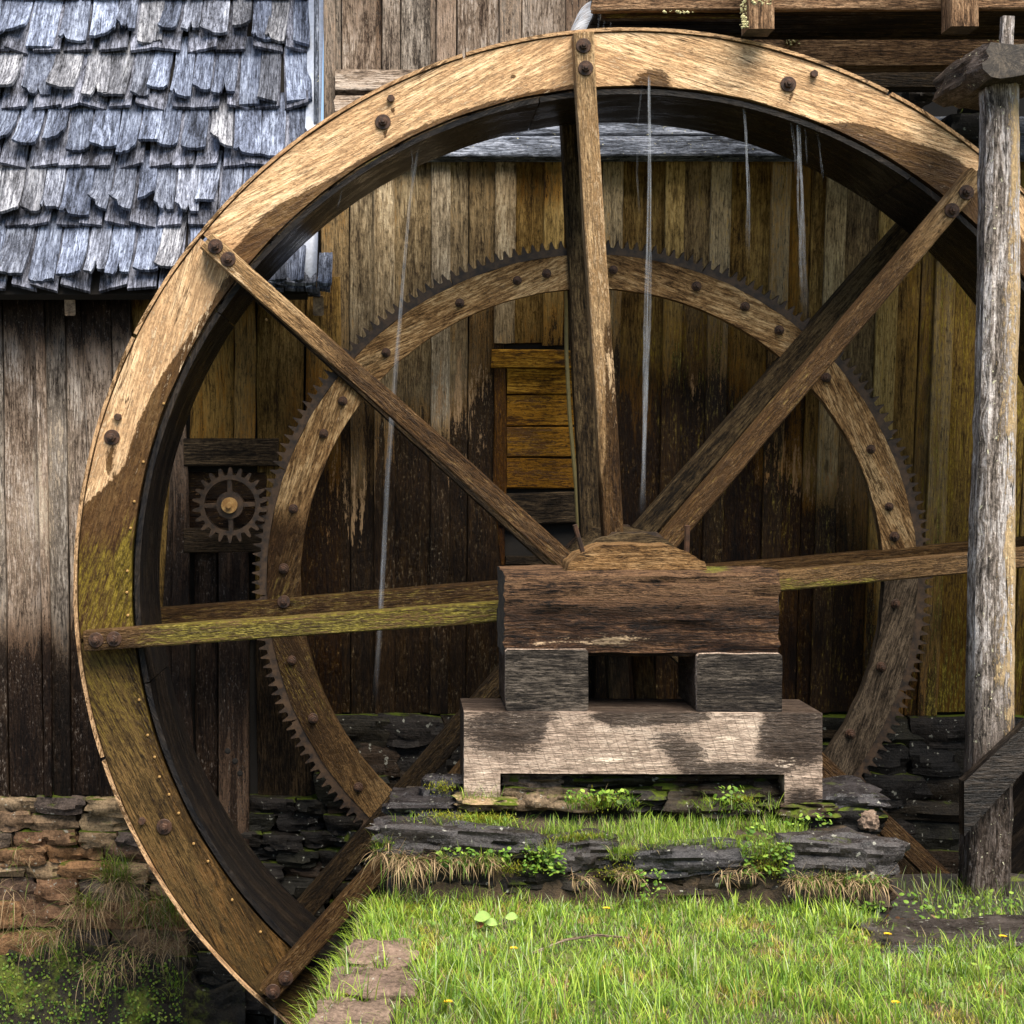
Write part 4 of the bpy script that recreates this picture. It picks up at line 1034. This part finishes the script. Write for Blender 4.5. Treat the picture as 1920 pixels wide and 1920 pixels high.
a = W(1915, 111, -.66)
sweep('cap_log', lerp(a, V((a[0] - .02, -.12, a[2] - .0)), 14, .004, Z_), X_, Z_, .135, [.062 + .012 * sm(0, 5, i) for i in range(15)], tre, [M['post'], M['enddark']], ns=6, ch=.05, disp=.03, dsc=(4, 16), mask=lambda v: (.62, 0, 0), enddisp=.03)
timber('peg', W(1889, 32, -.5), W(1886, 90, -.5), X_, 23 * S(-.5), .04, tre, [M['post'], M['end']], n=4, ns=2, disp=.002, mask=lambda v: (0, 0, .2))
br = [(1808, 1466), (1870, 1408), (1930, 1352), (2120, 1180), (2120, 1280), (1940, 1426), (1876, 1492), (1808, 1568)]
poly_extrude('brace', [(W(x, y, -.66)[0], W(x, y, -.66)[2]) for x, y in br], -.66, -.60, M['sole'], tre, mask=lambda v: (.8, 0, 0))
# lichen tufts on the flume timbers
vs = []; fs = []
for (x0, x1, y0, y1, Y, cnt) in ((1387, 1403, 0, 52, -.11, 60), (1388, 1403, 30, 54, -.135, 30), (1655, 1712, 58, 70, .68, 70), (1738, 1750, 58, 64, .68, 14), (1852, 1872, 68, 78, .67, 22), (1472, 1500, 68, 86, .677, 26), (1408, 1450, 0, 8, -.136, 22), (1548, 1600, 56, 60, .68, 16), (1240, 1300, 20, 24, -.004, 20)):
    for _ in range(cnt):
        c = W(R.uniform(x0, x1), R.uniform(y0, y1), Y); s = R.uniform(.002, .008); b = len(vs)
        for d in ((1, 0, 0), (-1, 0, 0), (0, 1, 0), (0, -1, 0), (0, 0, 1), (0, 0, -1)): vs.append(c + V(d) * s * R.uniform(.4, 1.3))
        fs += [tuple(b + k for k in f) for f in ((0, 2, 4), (2, 1, 4), (1, 3, 4), (3, 0, 4), (2, 0, 5), (1, 2, 5), (3, 1, 5), (0, 3, 5))]
kind(mk('lichen', vs, fs, M['lichen'], None, smooth=False), 'stuff', 'pale yellow lichen tufts growing on the flume timbers', 'lichen')

# ------------------------------------------------------------------ falling water
def tube(name, path, r0, r1, mat, label, fade=(0, .15, .7, 1), amax=1.0):
    P = [W(*p) for p in path]; n = 60; pts = []
    L = [0]
    for i in range(1, len(P)): L.append(L[-1] + (P[i] - P[i - 1]).length)
    for i in range(n + 1):
        s = L[-1] * i / n; k = max(j for j in range(len(P)) if L[j] <= s + 1e-9); k = min(k, len(P) - 2)
        pts.append(P[k].lerp(P[k + 1], (s - L[k]) / (L[k + 1] - L[k])))
    vs = []; fs = []; m = 6; uvs = []; al = []
    ns_ = 4 if r1 > .01 else 2
    for st in range(ns_):
        b0 = len(vs); sd_ = R.uniform(0, 99)
        for i, p in enumerate(pts):
            t = i / n; r = r0 + (r1 - r0) * t
            c = p + V((r * .9 * nz(sd_ + t * 3), r * .9 * nz(sd_ + 50 + t * 3), 0)) + X_ * r * (st / max(1, ns_ - 1) - .5) * 1.1
            rs = r * (.30 + .35 * abs(nz(sd_ + t * 22)))
            for j in range(m):
                a = 2 * math.pi * j / m; vs.append(c + V((rs * math.cos(a), rs * math.sin(a), 0)))
                al.append(amax * sm(fade[0], fade[1], t) * (1 - sm(fade[2], fade[3], t)) * (.55 + .9 * abs(nz(sd_ * 2 + t * 9))))
        for i in range(n):
            for j in range(m):
                fs.append((b0 + i * m + j, b0 + i * m + (j + 1) % m, b0 + (i + 1) * m + (j + 1) % m, b0 + (i + 1) * m + j))
                uvs.append(((i * .1, j * .02 + st), (i * .1, j * .02 + .02 + st), (i * .1 + .1, j * .02 + .02 + st), (i * .1 + .1, j * .02 + st)))
    it = iter(al)
    o = mk(name, vs, fs, mat, None, uvs, lambda v: (next(it), 0, 0), sharp=None, org=P[-1])
    return tag(o, label, 'water', 'water trickles falling from the wheel rim')
tube('water_trickle', [(786, 262, .06), (768, 380, .1), (746, 640, .2), (728, 880, .3), (716, 1092, .3), (702, 1340, .3)], .005, .018, M['water'], 'long pale water trickle falling left of the upper left gear ring', (0, .04, .75, 1), .6)
tube('water_trickle', [(770, 268, .03), (774, 300, .05), (771, 345, .06)], .003, .004, M['water'], 'short second strand beside the long trickle on the left of the rim', amax=.6)
tube('water_trickle', [(1217, 140, -.006), (1218, 240, -.02), (1216, 480, -.02), (1210, 760, -.02), (1203, 975, -.02)], .007, .018, M['water'], 'long water jet falling from the hole in the rim right of the top spoke', (0, .01, .8, 1), .75)
tube('water_trickle', [(1205, 150, -.004), (1196, 230, .0), (1194, 330, .1), (1200, 420, .1)], .002, .005, M['water'], 'faint thin water strand just left of the long jet at the top', amax=.4)
tube('water_trickle', [(1394, 194, .03), (1399, 250, .04), (1402, 350, .04), (1404, 500, .04)], .005, .011, M['water'], 'single water trickle between the long jet and the double trickle', (0, .02, .35, 1), .75)
tube('water_trickle', [(1482, 218, .03), (1489, 270, .04), (1494, 340, .04)], .004, .006, M['water'], 'short left strand of the double trickle under the right rim', (0, .02, .3, 1), .6)
tube('water_trickle', [(1496, 220, .03), (1499, 300, .04), (1503, 420, .04), (1512, 620, .04)], .008, .022, M['water'], 'thickest trickle under the upper right rim, fading over the gear ring', (0, .02, .3, 1), .8)
tube('water_trickle', [(1508, 228, .03), (1511, 260, .04), (1513, 310, .04)], .003, .003, M['water'], 'short thin strand right of the thickest trickle', amax=.5)
tube('water_trickle', [(1530, 238, .03), (1537, 275, .04), (1543, 340, .04)], .003, .004, M['water'], 'rightmost short trickle under the upper right rim', amax=.5)
tube('water_trickle', [(645, 332, .03), (639, 365, .04), (632, 396, .05)], .002, .003, M['water'], 'tiny trickle at the far upper left of the wheel rim', amax=.8)
tube('water_trickle', [(514, 1880, 0), (516, 1905, 0), (517, 1990, 0)], .004, .006, M['water'], 'drip falling from the lowest visible spoke end into the pit', (0, .05, .9, 1), .8)
# sheet pouring from the flume onto the wheel
vs = []; fs = []; uvs = []; al = []
path = [(1126, -4), (1112, 0), (1100, 6), (1091, 15), (1083, 28), (1076, 44), (1070, 62)]
ny = 14
for i, (x, y) in enumerate(path):
    for j in range(ny + 1):
        yy = -.0 + .5 * j / ny; p = W(x, y, 0) ; k = nz(j * .9, i * .2)
        vs.append(V((p[0] + .02 * k * i / 6, yy, p[2] + .012 * nz(j * .7, 9) * i / 6))); al.append(1.0 if i < 6 else .7)
for i in range(len(path) - 1):
    for j in range(ny): b = i * (ny + 1) + j; fs.append((b, b + 1, b + ny + 2, b + ny + 1)); uvs.append(((i * .1, j * .05), (i * .1, j * .05 + .05), (i * .1 + .1, j * .05 + .05), (i * .1 + .1, j * .05)))
it = iter(al)
o = mk('water_chute', vs, fs, M['sheet'], None, uvs, lambda v: (next(it), 0, 0), sharp=None, org=vs[-1]); tag(o, 'white sheet of water pouring from the flume lip onto the wheel top', 'water')
for x, y0, y1, wh in ((1123, 22, 62, 'leftmost and longest'), (1133, 34, 60, 'middle'), (1146, 38, 60, 'rightmost')):
    o = tube('water_trickle', [(x, y0, .1), (x - 1, (y0 + y1) / 2, .1), (x - 2, y1, .1)], .003, .004, M['water'], wh + ' thin drip below the flume lip beside the pouring sheet', (0, .1, .9, 1), .8)
    o['group'] = 'drips under the flume lip'

# ------------------------------------------------------------------ vegetation
RN = np.random.default_rng(5)
def blades(name, root, az, lean0, curve, length, width, col, mat, label, cat, segs=4):
    """root (N,3); az heading; lean0 start angle from vertical; curve extra bend; all arrays of N"""
    N = len(root); vs = np.zeros((N, segs * 2 + 1, 3), np.float32)
    hx, hy = np.cos(az), np.sin(az); p = root.copy(); a = lean0.copy()
    sx, sy = -hy, hx
    for k in range(segs + 1):
        t = k / segs; w_ = width * (1 - t ** 1.7) * .5
        if k < segs:
            vs[:, 2 * k, :] = p + np.stack([sx * w_, sy * w_, 0 * w_], 1); vs[:, 2 * k + 1, :] = p - np.stack([sx * w_, sy * w_, 0 * w_], 1)
            st = length / segs
            p = p + np.stack([hx * np.sin(a) * st, hy * np.sin(a) * st, np.cos(a) * st], 1); a = a + curve / segs
        else: vs[:, 2 * segs, :] = p
    nv = segs * 2 + 1
    q = np.array([[2 * k, 2 * k + 1, 2 * k + 3, 2 * k + 2] for k in range(segs - 1)]); t3 = np.array([2 * segs - 2, 2 * segs - 1, 2 * segs])
    off = (np.arange(N) * nv)[:, None]
    nq = segs - 1
    loops = np.concatenate([(off[:, :, None] + q[None]).reshape(N, -1), off + t3[None]], 1).ravel().astype(np.int32)
    tot = np.tile(np.array([4] * nq + [3]), N).astype(np.int32); start = np.concatenate([[0], np.cumsum(tot)[:-1]]).astype(np.int32)
    me = D.meshes.new(name); me.vertices.add(N * nv); me.vertices.foreach_set('co', vs.reshape(-1))
    me.loops.add(len(loops)); me.loops.foreach_set('vertex_index', loops)
    me.polygons.add(len(tot)); me.polygons.foreach_set('loop_start', start); me.polygons.foreach_set('loop_total', tot)
    me.polygons.foreach_set('use_smooth', np.ones(len(tot), bool))
    at = me.color_attributes.new('col', 'FLOAT_COLOR', 'POINT')
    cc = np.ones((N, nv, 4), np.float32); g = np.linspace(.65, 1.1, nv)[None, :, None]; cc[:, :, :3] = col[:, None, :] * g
    at.data.foreach_set('color', cc.ravel())
    me.materials.append(mat); me.update(); me.validate()
    o = D.objects.new(name, me); COL.objects.link(o); return kind(o, 'stuff', label, cat)
def gcol(N, dead=.06, bright=1.0):
    t = RN.random((N, 1)); a = np.array([[.075, .19, .014]]); b = np.array([[.37, .47, .055]])
    c = (a * (1 - t) + b * t) * bright * 1.1 * RN.uniform(.75, 1.2, (N, 1))
    p_ = RN.random(N) < .08; c[p_] = np.array([.42, .5, .24]); d = RN.random(N) < dead; c[d] = np.array([.34, .27, .13]) * RN.uniform(.6, 1.1, (d.sum(), 1)); return c
def inside_lawn(x, y):
    e = np.array([lawn_edge(v) for v in y]); ok = x > e - .01
    ok &= ~((x < 1.84) & (y > -.93)); ok &= ~((x > 1.70 + .06 * np.sin(y * 9)) & (y > -1.36 + .05 * np.sin(x * 11)))
    px = CX + x * F / (CAMD + y); py = CY + EYE * F / (CAMD + y)
    bare = ((px > 664) & (px < 765) & (py > 1786) & (py < 1826)) | ((px > 630) & (px < 785) & (py > 1840) & (py < 1886)) | ((px < 715) & (py > 1900))
    ok &= ~(bare & (RN.random(len(x)) < .93))
    return ok
def lz(x, y): return np.array([lawn_z(a, b) for a, b in zip(x, y)])
def field(N, x0, x1, y0, y1):
    x = RN.uniform(x0, x1, N); y = RN.uniform(y0, y1, N); ok = inside_lawn(x, y); x, y = x[ok], y[ok]
    return np.stack([x, y, lz(x, y) - .004], 1)
r1 = field(52000, -.3, 2.35, -2.55, -.86); n = len(r1)
r2 = field(9000, -.6, 4.5, -3.5, -.9); m = len(r2); r1 = np.concatenate([r1, r2]); n = len(r1)
patch = np.array([.5 + .5 * nz(p[0] * 3.1, p[1] * 3.1, 7) for p in r1])
ln = RN.uniform(.018, .05, n) * (.55 + .9 * patch)
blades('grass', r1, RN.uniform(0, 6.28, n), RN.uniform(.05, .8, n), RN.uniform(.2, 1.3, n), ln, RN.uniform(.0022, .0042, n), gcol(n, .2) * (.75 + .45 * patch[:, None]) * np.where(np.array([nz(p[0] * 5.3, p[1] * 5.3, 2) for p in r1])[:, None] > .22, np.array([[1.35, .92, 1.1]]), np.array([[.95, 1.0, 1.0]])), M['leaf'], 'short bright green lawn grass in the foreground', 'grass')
# tall tufts
cl = field(420, -.2, 2.2, -2.4, -.9)
hot = np.array([[(700 - CX) * S(-.9), -.95], [(740 - CX) * S(-1), -1.0], [(860 - CX) * S(-1.2), -1.15], [(900 - CX) * S(-1.2), -1.12], [(960 - CX) * S(-1.1), -1.1], [(1000 - CX) * S(-1.1), -1.12], [.0, -1.3], [.05, -1.5], [.2, -1.7], [.12, -1.9], [.3, -2.0], [.02, -1.12], [-.03, -1.2], [.15, -2.1], [.45, -2.1], [1.6, -2.0], [1.2, -2.1], [.9, -2.15], [1.75, -1.7], [.6, -1.95], [1.4, -1.8], [1.05, -1.05], [1.2, -1.02], [1.45, -1.0], [1.6, -1.05], [.85, -1.02]])
hot = np.concatenate([hot, hot + RN.normal(0, .03, hot.shape), hot + RN.normal(0, .05, hot.shape)])
cl = np.concatenate([cl, np.stack([hot[:, 0], hot[:, 1], 0 * hot[:, 0]], 1)])
rr = np.repeat(cl, 16, 0); rr[:, :2] += RN.normal(0, .014, (len(rr), 2)); n = len(rr); big = np.repeat(RN.uniform(.05, .12, len(cl)) * np.where(cl[:, 1] < -1.75, 1.45, .9), 16)
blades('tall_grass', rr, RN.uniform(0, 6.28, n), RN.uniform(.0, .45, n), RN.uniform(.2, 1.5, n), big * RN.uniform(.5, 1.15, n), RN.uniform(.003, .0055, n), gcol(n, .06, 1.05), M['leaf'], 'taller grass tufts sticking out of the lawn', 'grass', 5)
# fringe over the pit edge, leaning out to the left
y = RN.uniform(-2.6, -.85, 2600); x = np.array([lawn_edge(v) for v in y]) + RN.uniform(-.035, .05, len(y)); n = len(y)
blades('edge_grass', np.stack([x, y, -.01 - RN.uniform(0, .05, n)], 1), RN.normal(math.pi, .8, n), RN.uniform(.1, 1.1, n), RN.uniform(.1, 1.2, n), RN.uniform(.04, .13, n), RN.uniform(.0022, .004, n), gcol(n, .16), M['leaf'], 'grass fringe hanging over the left edge of the lawn', 'grass', 5)
# grass on the platform
N = 11000; x = RN.uniform(.0, 1.55, N); y = RN.uniform(-.90, -.60, N); ok = np.array([fbm(a * 3, b * 6, 4) > -.12 for a, b in zip(x, y)]); x, y = x[ok], y[ok]; n = len(x)
z = np.array([platz(a, b) for a, b in zip(x, y)])
blades('platform_grass', np.stack([x, y, z - .004], 1), RN.uniform(0, 6.28, n), RN.uniform(0, .7, n), RN.uniform(.1, 1.2, n), RN.uniform(.02, .065, n) * (1 + .4 * (y > -.7)), RN.uniform(.002, .0036, n), gcol(n, .1), M['leaf'], 'green grass on top of the stone platform', 'grass')
fr = []
for (x0, x1, yy, Y, cnt) in ((985, 1040, 1600, -.93, 160), (1140, 1190, 1605, -.94, 130), (1390, 1480, 1600, -.94, 260), (735, 1000, 1552, -.86, 260), (1040, 1150, 1574, -.88, 160), (1190, 1400, 1590, -.89, 260), (700, 740, 1590, -.92, 160), (740, 1000, 1690, -.98, 260), (1050, 1300, 1700, -1.0, 220), (1330, 1560, 1712, -1.0, 240), (820, 960, 1618, -.96, 160), (1490, 1660, 1660, -.97, 200), (860, 940, 1500, -.62, 60), (1060, 1200, 1510, -.62, 160), (1300, 1460, 1515, -.63, 160)):
    for _ in range(cnt): fr.append(W(R.uniform(x0, x1), yy + R.uniform(-8, 10), Y + R.uniform(-.015, .03)))
fr = np.array([tuple(p) for p in fr]); n = len(fr)
blades('fringe_grass', fr, RN.normal(-math.pi / 2, 1.3, n), RN.uniform(.0, .9, n), RN.uniform(.1, 1.7, n), RN.uniform(.025, .085, n), RN.uniform(.002, .0038, n), gcol(n, .14), M['leaf'], 'grass growing between and below the platform slabs', 'grass', 5)
# grass round the post foot and on the muddy right edge
N = 900; x = RN.uniform(1.95, 2.6, N); y = RN.uniform(-1.05, -.45, N); n = N
blades('post_grass', np.stack([x, y, lz(x, y)], 1), RN.uniform(0, 6.28, n), RN.uniform(0, .8, n), RN.uniform(.1, 1.2, n), RN.uniform(.03, .1, n), RN.uniform(.002, .004, n), gcol(n, .1, .8), M['leaf'], 'sparse grass and weeds at the foot of the post', 'grass')
# moss cushions: very short dense tufts
mp = []
for (cx, cy, a, b, Y, cnt) in ((900, 1538, 60, 12, -.80, 2200), (830, 1530, 40, 8, -.75, 700), (1090, 1572, 55, 9, -.86, 1500), (1190, 1600, 14, 10, -.9, 400), (1440, 1625, 36, 20, -.93, 1000), (1120, 1505, 40, 16, -.58, 1200), (1140, 1498, 18, 9, -.59, 700), (1390, 1500, 24, 8, -.6, 600), (828, 1478, 26, 12, -.53, 700), (1010, 1595, 30, 22, -.9, 600), (1165, 1640, 40, 20, -.94, 700), (950, 1630, 60, 12, -.94, 800)):
    for _ in range(cnt // 2):
        u, v_ = R.gauss(0, .5), R.gauss(0, .5); mp.append(W(cx + a * u, cy + b * v_, Y + R.uniform(-.02, .02)))
for (cx, cy, s, cnt) in ((770, 1800, .035, 900), (650, 1880, .03, 500), (760, 1715, .05, 900), (720, 1700, .03, 400)):   # on the ground
    dd = F * EYE / (cy - CY) - CAMD; c = W(cx, cy, dd)
    for _ in range(cnt): mp.append(c + V((R.gauss(0, s), R.gauss(0, s), R.uniform(.0, .03))))
mp = np.array([tuple(p) for p in mp]); n = len(mp); t = RN.random((n, 1))
blades('moss', mp, RN.uniform(0, 6.28, n), RN.uniform(0, 1.3, n), RN.uniform(0, .6, n), RN.uniform(.005, .014, n), RN.uniform(.0025, .005, n), np.array([[.30, .25, .015]]) * (1 - t) + np.array([[.17, .24, .02]]) * t, M['leaf'], 'yellow green moss cushions on the platform stones', 'moss', 3)
# dead grass hanging over the stones
hp = []; ha = []
for (x0, x1, yy, Y, cnt, L) in ((740, 800, 1612, -.95, 190, .11), (800, 930, 1612, -.95, 170, .09), (1070, 1110, 1648, -.96, 60, .07), (1150, 1200, 1640, -.96, 60, .08), (1350, 1420, 1636, -.96, 80, .07), (1480, 1560, 1650, -.97, 160, .08), (1560, 1665, 1652, -.97, 190, .09), (700, 745, 1600, -.93, 80, .12)):
    for _ in range(int(cnt * 1.5)): hp.append((*W(R.uniform(x0, x1), yy + R.uniform(-6, 8), Y), L * R.uniform(.5, 1.2)))
for (x0, x1, y0, y1, Y, cnt, L) in ((195, 245, 1650, 1665, .90, 300, .20), (130, 190, 1690, 1715, .88, 220, .20), (60, 130, 1740, 1760, .88, 110, .18), (255, 330, 1680, 1730, .88, 190, .20), (0, 60, 1650, 1750, .9, 80, .18), (290, 350, 1750, 1790, .82, 90, .18), (205, 300, 1770, 1800, .82, 120, .18), (150, 230, 1800, 1830, .78, 90, .16), (20, 60, 1580, 1620, .97, 40, .12)):
    for _ in range(cnt): hp.append((*W(R.uniform(x0, x1), R.uniform(y0, y1), Y + R.uniform(-.03, .03)), L * R.uniform(.45, 1.25)))
hp = np.array(hp); n = len(hp); t = RN.random((n, 1))
blades('dead_grass', hp[:, :3].copy(), RN.normal(-math.pi / 2, 1.3, n), RN.uniform(.6, 2.6, n), RN.uniform(-.3, 2.2, n), hp[:, 3] * RN.uniform(.6, 1.3, n), RN.uniform(.002, .0038, n), np.where(RN.random((n, 1)) < .15, np.array([[.13, .22, .03]]), np.array([[.52, .37, .20]]) * (1 - t) + np.array([[.16, .10, .045]]) * t), M['dry'], 'dry tan grass hanging down over the stones and the bank', 'dead grass', 6)
# bank at the lower left: lumpy earth against the foundation
vs = []; fs = []; nx, ny = 60, 44
for j in range(ny + 1):
    for i in range(nx + 1):
        px = -60 + 520 * i / nx; t = j / ny
        top = 1770 + 50 * nz(px * .012, 3) + 60 * sm(270, 420, px)
        py = top + (2080 - top) * t; Y = 1.06 - .40 * t ** .75 * (1 - .55 * sm(280, 440, px)) - .14 * abs(fbm(px * .02, t * 4, 5)) - .05 * fbm(px * .06, t * 14, 2)
        vs.append(W(px, py, Y))
for j in range(ny):
    for i in range(nx): k = j * (nx + 1) + i; fs.append((k, k + nx + 1, k + nx + 2, k + 1))
bank = kind(mk('bank', vs, fs, M['banksoil'], None, sharp=None), 'structure')
bv = [v for v in vs]
def bankpt(px0, px1, t0, t1):
    i = R.uniform(px0 + 60, px1 + 60) / 520 * nx; j = R.uniform(t0, t1) * ny; return bv[min(ny, int(j)) * (nx + 1) + min(nx, int(i))] + V((R.uniform(-.01, .01), R.uniform(-.03, -.005), R.uniform(-.01, .01)))
gp = []
for (x0, x1, y0, y1, Y, cnt) in ((190, 245, 1620, 1660, .90, 240), (245, 330, 1690, 1740, .88, 160), (140, 190, 1690, 1710, .88, 90), (300, 350, 1700, 1740, .86, 110), (40, 140, 1760, 1800, .86, 90), (0, 40, 1860, 1900, .8, 40), (310, 345, 1840, 1870, .8, 50)):
    for _ in range(cnt): gp.append(W(R.uniform(x0, x1), R.uniform(y0, y1), Y + R.uniform(-.03, .03)))
gp = np.array([tuple(p) for p in gp]); n = len(gp)
blades('bank_grass', gp, RN.normal(-math.pi / 2, 1.2, n), RN.uniform(.0, .9, n), RN.uniform(.4, 1.9, n), RN.uniform(.05, .16, n), RN.uniform(.002, .0042, n), gcol(n, .05, .95), M['leaf'], 'green grass tufts on the shaded bank at lower left', 'grass', 5)
# small round-leaved creepers
def leaves(name, pts, size, cols, label, cat, nrm=(0, -1, .5)):
    vs = []; fs = []; cc = []
    for p in pts:
        s = R.uniform(*size); a = R.uniform(0, 6.28); n_ = (V(nrm) + V((R.uniform(-.9, .9), R.uniform(-.6, .6), R.uniform(-.7, .7)))).normalized()
        u = n_.orthogonal().normalized(); v_ = n_.cross(u); u, v_ = u * math.cos(a) + v_ * math.sin(a), v_ * math.cos(a) - u * math.sin(a)
        b = len(vs); c = V(R.choice(cols)) * R.uniform(.6, 1.25); p = V(p)
        vs += [p - u * s, p - u * s * .3 + v_ * s * .65, p + u * s * .5 + v_ * s * .6, p + u * s, p + u * s * .5 - v_ * s * .6, p - u * s * .3 - v_ * s * .65, p + n_ * s * .15]
        fs += [(b + i, b + (i + 1) % 6, b + 6) for i in range(6)]; cc += [tuple(c)] * 7
    o = mk(name, vs, fs, M['leaf'], None); at = o.data.color_attributes.new('col', 'FLOAT_COLOR', 'POINT')
    at.data.foreach_set('color', np.array([(*c, 1) for c in cc], dtype=np.float32).ravel()); return kind(o, 'stuff', label, cat)
GC3 = [(.10, .19, .02), (.17, .26, .03), (.24, .30, .04), (.06, .12, .015)]
leaves('creeper', [bankpt(-20, 350, .05, .98) for _ in range(2600)], (.003, .010), GC3, 'small round-leaved creeping plants covering the shaded bank', 'plants')
lp = []
for (x0, x1, y0, y1, Y, cnt) in ((1060, 1180, 1480, 1505, -.60, 120), (1340, 1395, 1475, 1505, -.61, 60), (1390, 1490, 1580, 1640, -.94, 160), (980, 1060, 1590, 1640, -.94, 160), (820, 960, 1590, 1625, -.95, 130), (1500, 1560, 1525, 1550, -.68, 40), (1590, 1660, 1640, 1660, -.97, 50), (1190, 1250, 1630, 1700, -.97, 70), (1400, 1500, 1540, 1580, -.8, 70), (860, 960, 1530, 1560, -.78, 60), (1600, 1660, 1690, 1710, -.98, 40)):
    for _ in range(cnt): lp.append(W(R.uniform(x0, x1), R.uniform(y0, y1), Y + R.uniform(-.02, .02)))
for _ in range(260): x = R.uniform(1.85, 2.5); y = R.uniform(-1.2, -.6); lp.append(V((x, y, lawn_z(x, y) + R.uniform(.005, .03))))
for _ in range(700): x = R.uniform(.0, 2.2); y = R.uniform(-2.1, -1.0); lp.append(V((x, y, lawn_z(x, y) + R.uniform(.005, .02))))
leaves('weeds', lp, (.004, .013), [(.16, .28, .03), (.25, .36, .05), (.10, .2, .03)], 'small leafy weeds among the stones and the grass', 'weeds', (0, -.4, 1))
fl_ = []
for _ in range(170): x = R.uniform(1.75, 2.35); y = R.uniform(-1.33, -.9); fl_.append(V((x, y, lawn_z(x, y) + R.uniform(.003, .012))))
leaves('fallen_leaves', fl_, (.008, .02), [(.09, .045, .022), (.16, .08, .04), (.05, .03, .02), (.20, .12, .07)], 'brown fallen leaves on the wet ground right of the platform', 'leaves', (0, -.2, 1))
# dandelions, a dead leaf, a twig
def ground(px, py): d = F * EYE / (py - CY) - CAMD; p = W(px, py, d); return V((p[0], d, lawn_z(p[0], d)))
for i, (px, py, lab) in enumerate(((1135, 1730, 'yellow dandelion flower just below the stone platform'), (961, 1802, 'yellow dandelion head in mid lawn right of the edge stones'), (838, 1905, 'yellow dandelion at the lawn\'s near edge, leftmost one'), (1677, 1908, 'yellow dandelion at the bottom right of the lawn'), (1878, 1779, 'yellow dandelion beside the wet slab at far right'), (1662, 1776, 'small yellow dandelion below the large black slab'))):
    g0 = ground(px, py); t = thing('dandelion', lab, 'flower', g0, 'dandelions in the lawn')
    top = g0 + V((.004, 0, .045)); timber('stem', g0, top, X_, .003, .003, t, M['stem'], n=3, ch=.0005)
    vs = [top + V((0, 0, .006))]; fs = []
    for q in range(28):
        a = q * 2.39996; r = .012 * math.sqrt((q + 4) / 30); c = top + V((r * math.cos(a), r * math.sin(a), .006 - r * .25)); d = V((math.cos(a), math.sin(a), .25)); s = V((-math.sin(a), math.cos(a), 0)) * .0022
        b = len(vs); vs += [c - d * .007 - s, c - d * .007 + s, c + d * .002 + s, c + d * .002 - s]; fs.append((b, b + 1, b + 2, b + 3))
    mk('petals', vs, fs, M.setdefault('yellow', flat('dandelion_petal', (.75, .46, .01))), t, smooth=False)
g0 = ground(905, 1745); t = thing('broadleaf_weed', 'broad-leaved weed with a red brown dead leaf below the platform', 'plant', g0)
for (dx, dz, L, a, m) in ((.0, .05, .06, .5, 'wl'), (.03, .03, .045, -.4, 'wl'), (.1, .05, .045, .2, 'wl'), (-.01, .02, .035, 1.0, 'wb')):
    M.setdefault('wl', flat('weed_leaf', (.20, .30, .06))); M.setdefault('wb', flat('dead_leaf', (.22, .07, .02)))
    c = g0 + V((dx, 0, dz)); u = V((math.cos(a), -.2, math.sin(a) * .4)).normalized(); n_ = V((0, -.7, .7)); v_ = n_.cross(u).normalized()
    vs = []; fs = []
    for i in range(7):
        s = i / 6; w_ = .36 * L * math.sin(math.pi * min(1, s * .92 + .06)); p = c + u * L * (s - .5) + V((0, 0, -.02 * (s - .5) ** 2))
        vs += [p + v_ * w_ + n_ * .006, p, p - v_ * w_ + n_ * .006]
        if i: b = 3 * (i - 1); fs += [(b, b + 1, b + 4, b + 3), (b + 1, b + 2, b + 5, b + 4)]
    mk('leaf', vs, fs, M[m], t, sharp=None)
tw = [ground(998, 1792), ground(1060, 1776) + Z_ * .015, ground(1120, 1765) + Z_ * .012, ground(1182, 1764)]
o = sweep('twig', [p + Z_ * .012 for p in tw], V((0, 1, 0)), Z_, .0035, .0035, None, M['grey'], ch=.001, org=tw[0]); tag(o, 'thin grey twig lying on the lawn below the platform', 'twig')
# thin cane leaning behind the back top spoke
o = sweep('cane', [W(1061, 545, .93), W(1062, 660, .92), W(1068, 780, .9), W(1080, 910, .88), W(1084, 990, .88)], X_, Y_, .009, .009, None, M['stem'], ns=2, ch=.006, org=W(1084, 990, .88)); tag(o, 'thin greenish cane leaning against the mill wall behind the top spoke', 'cane')
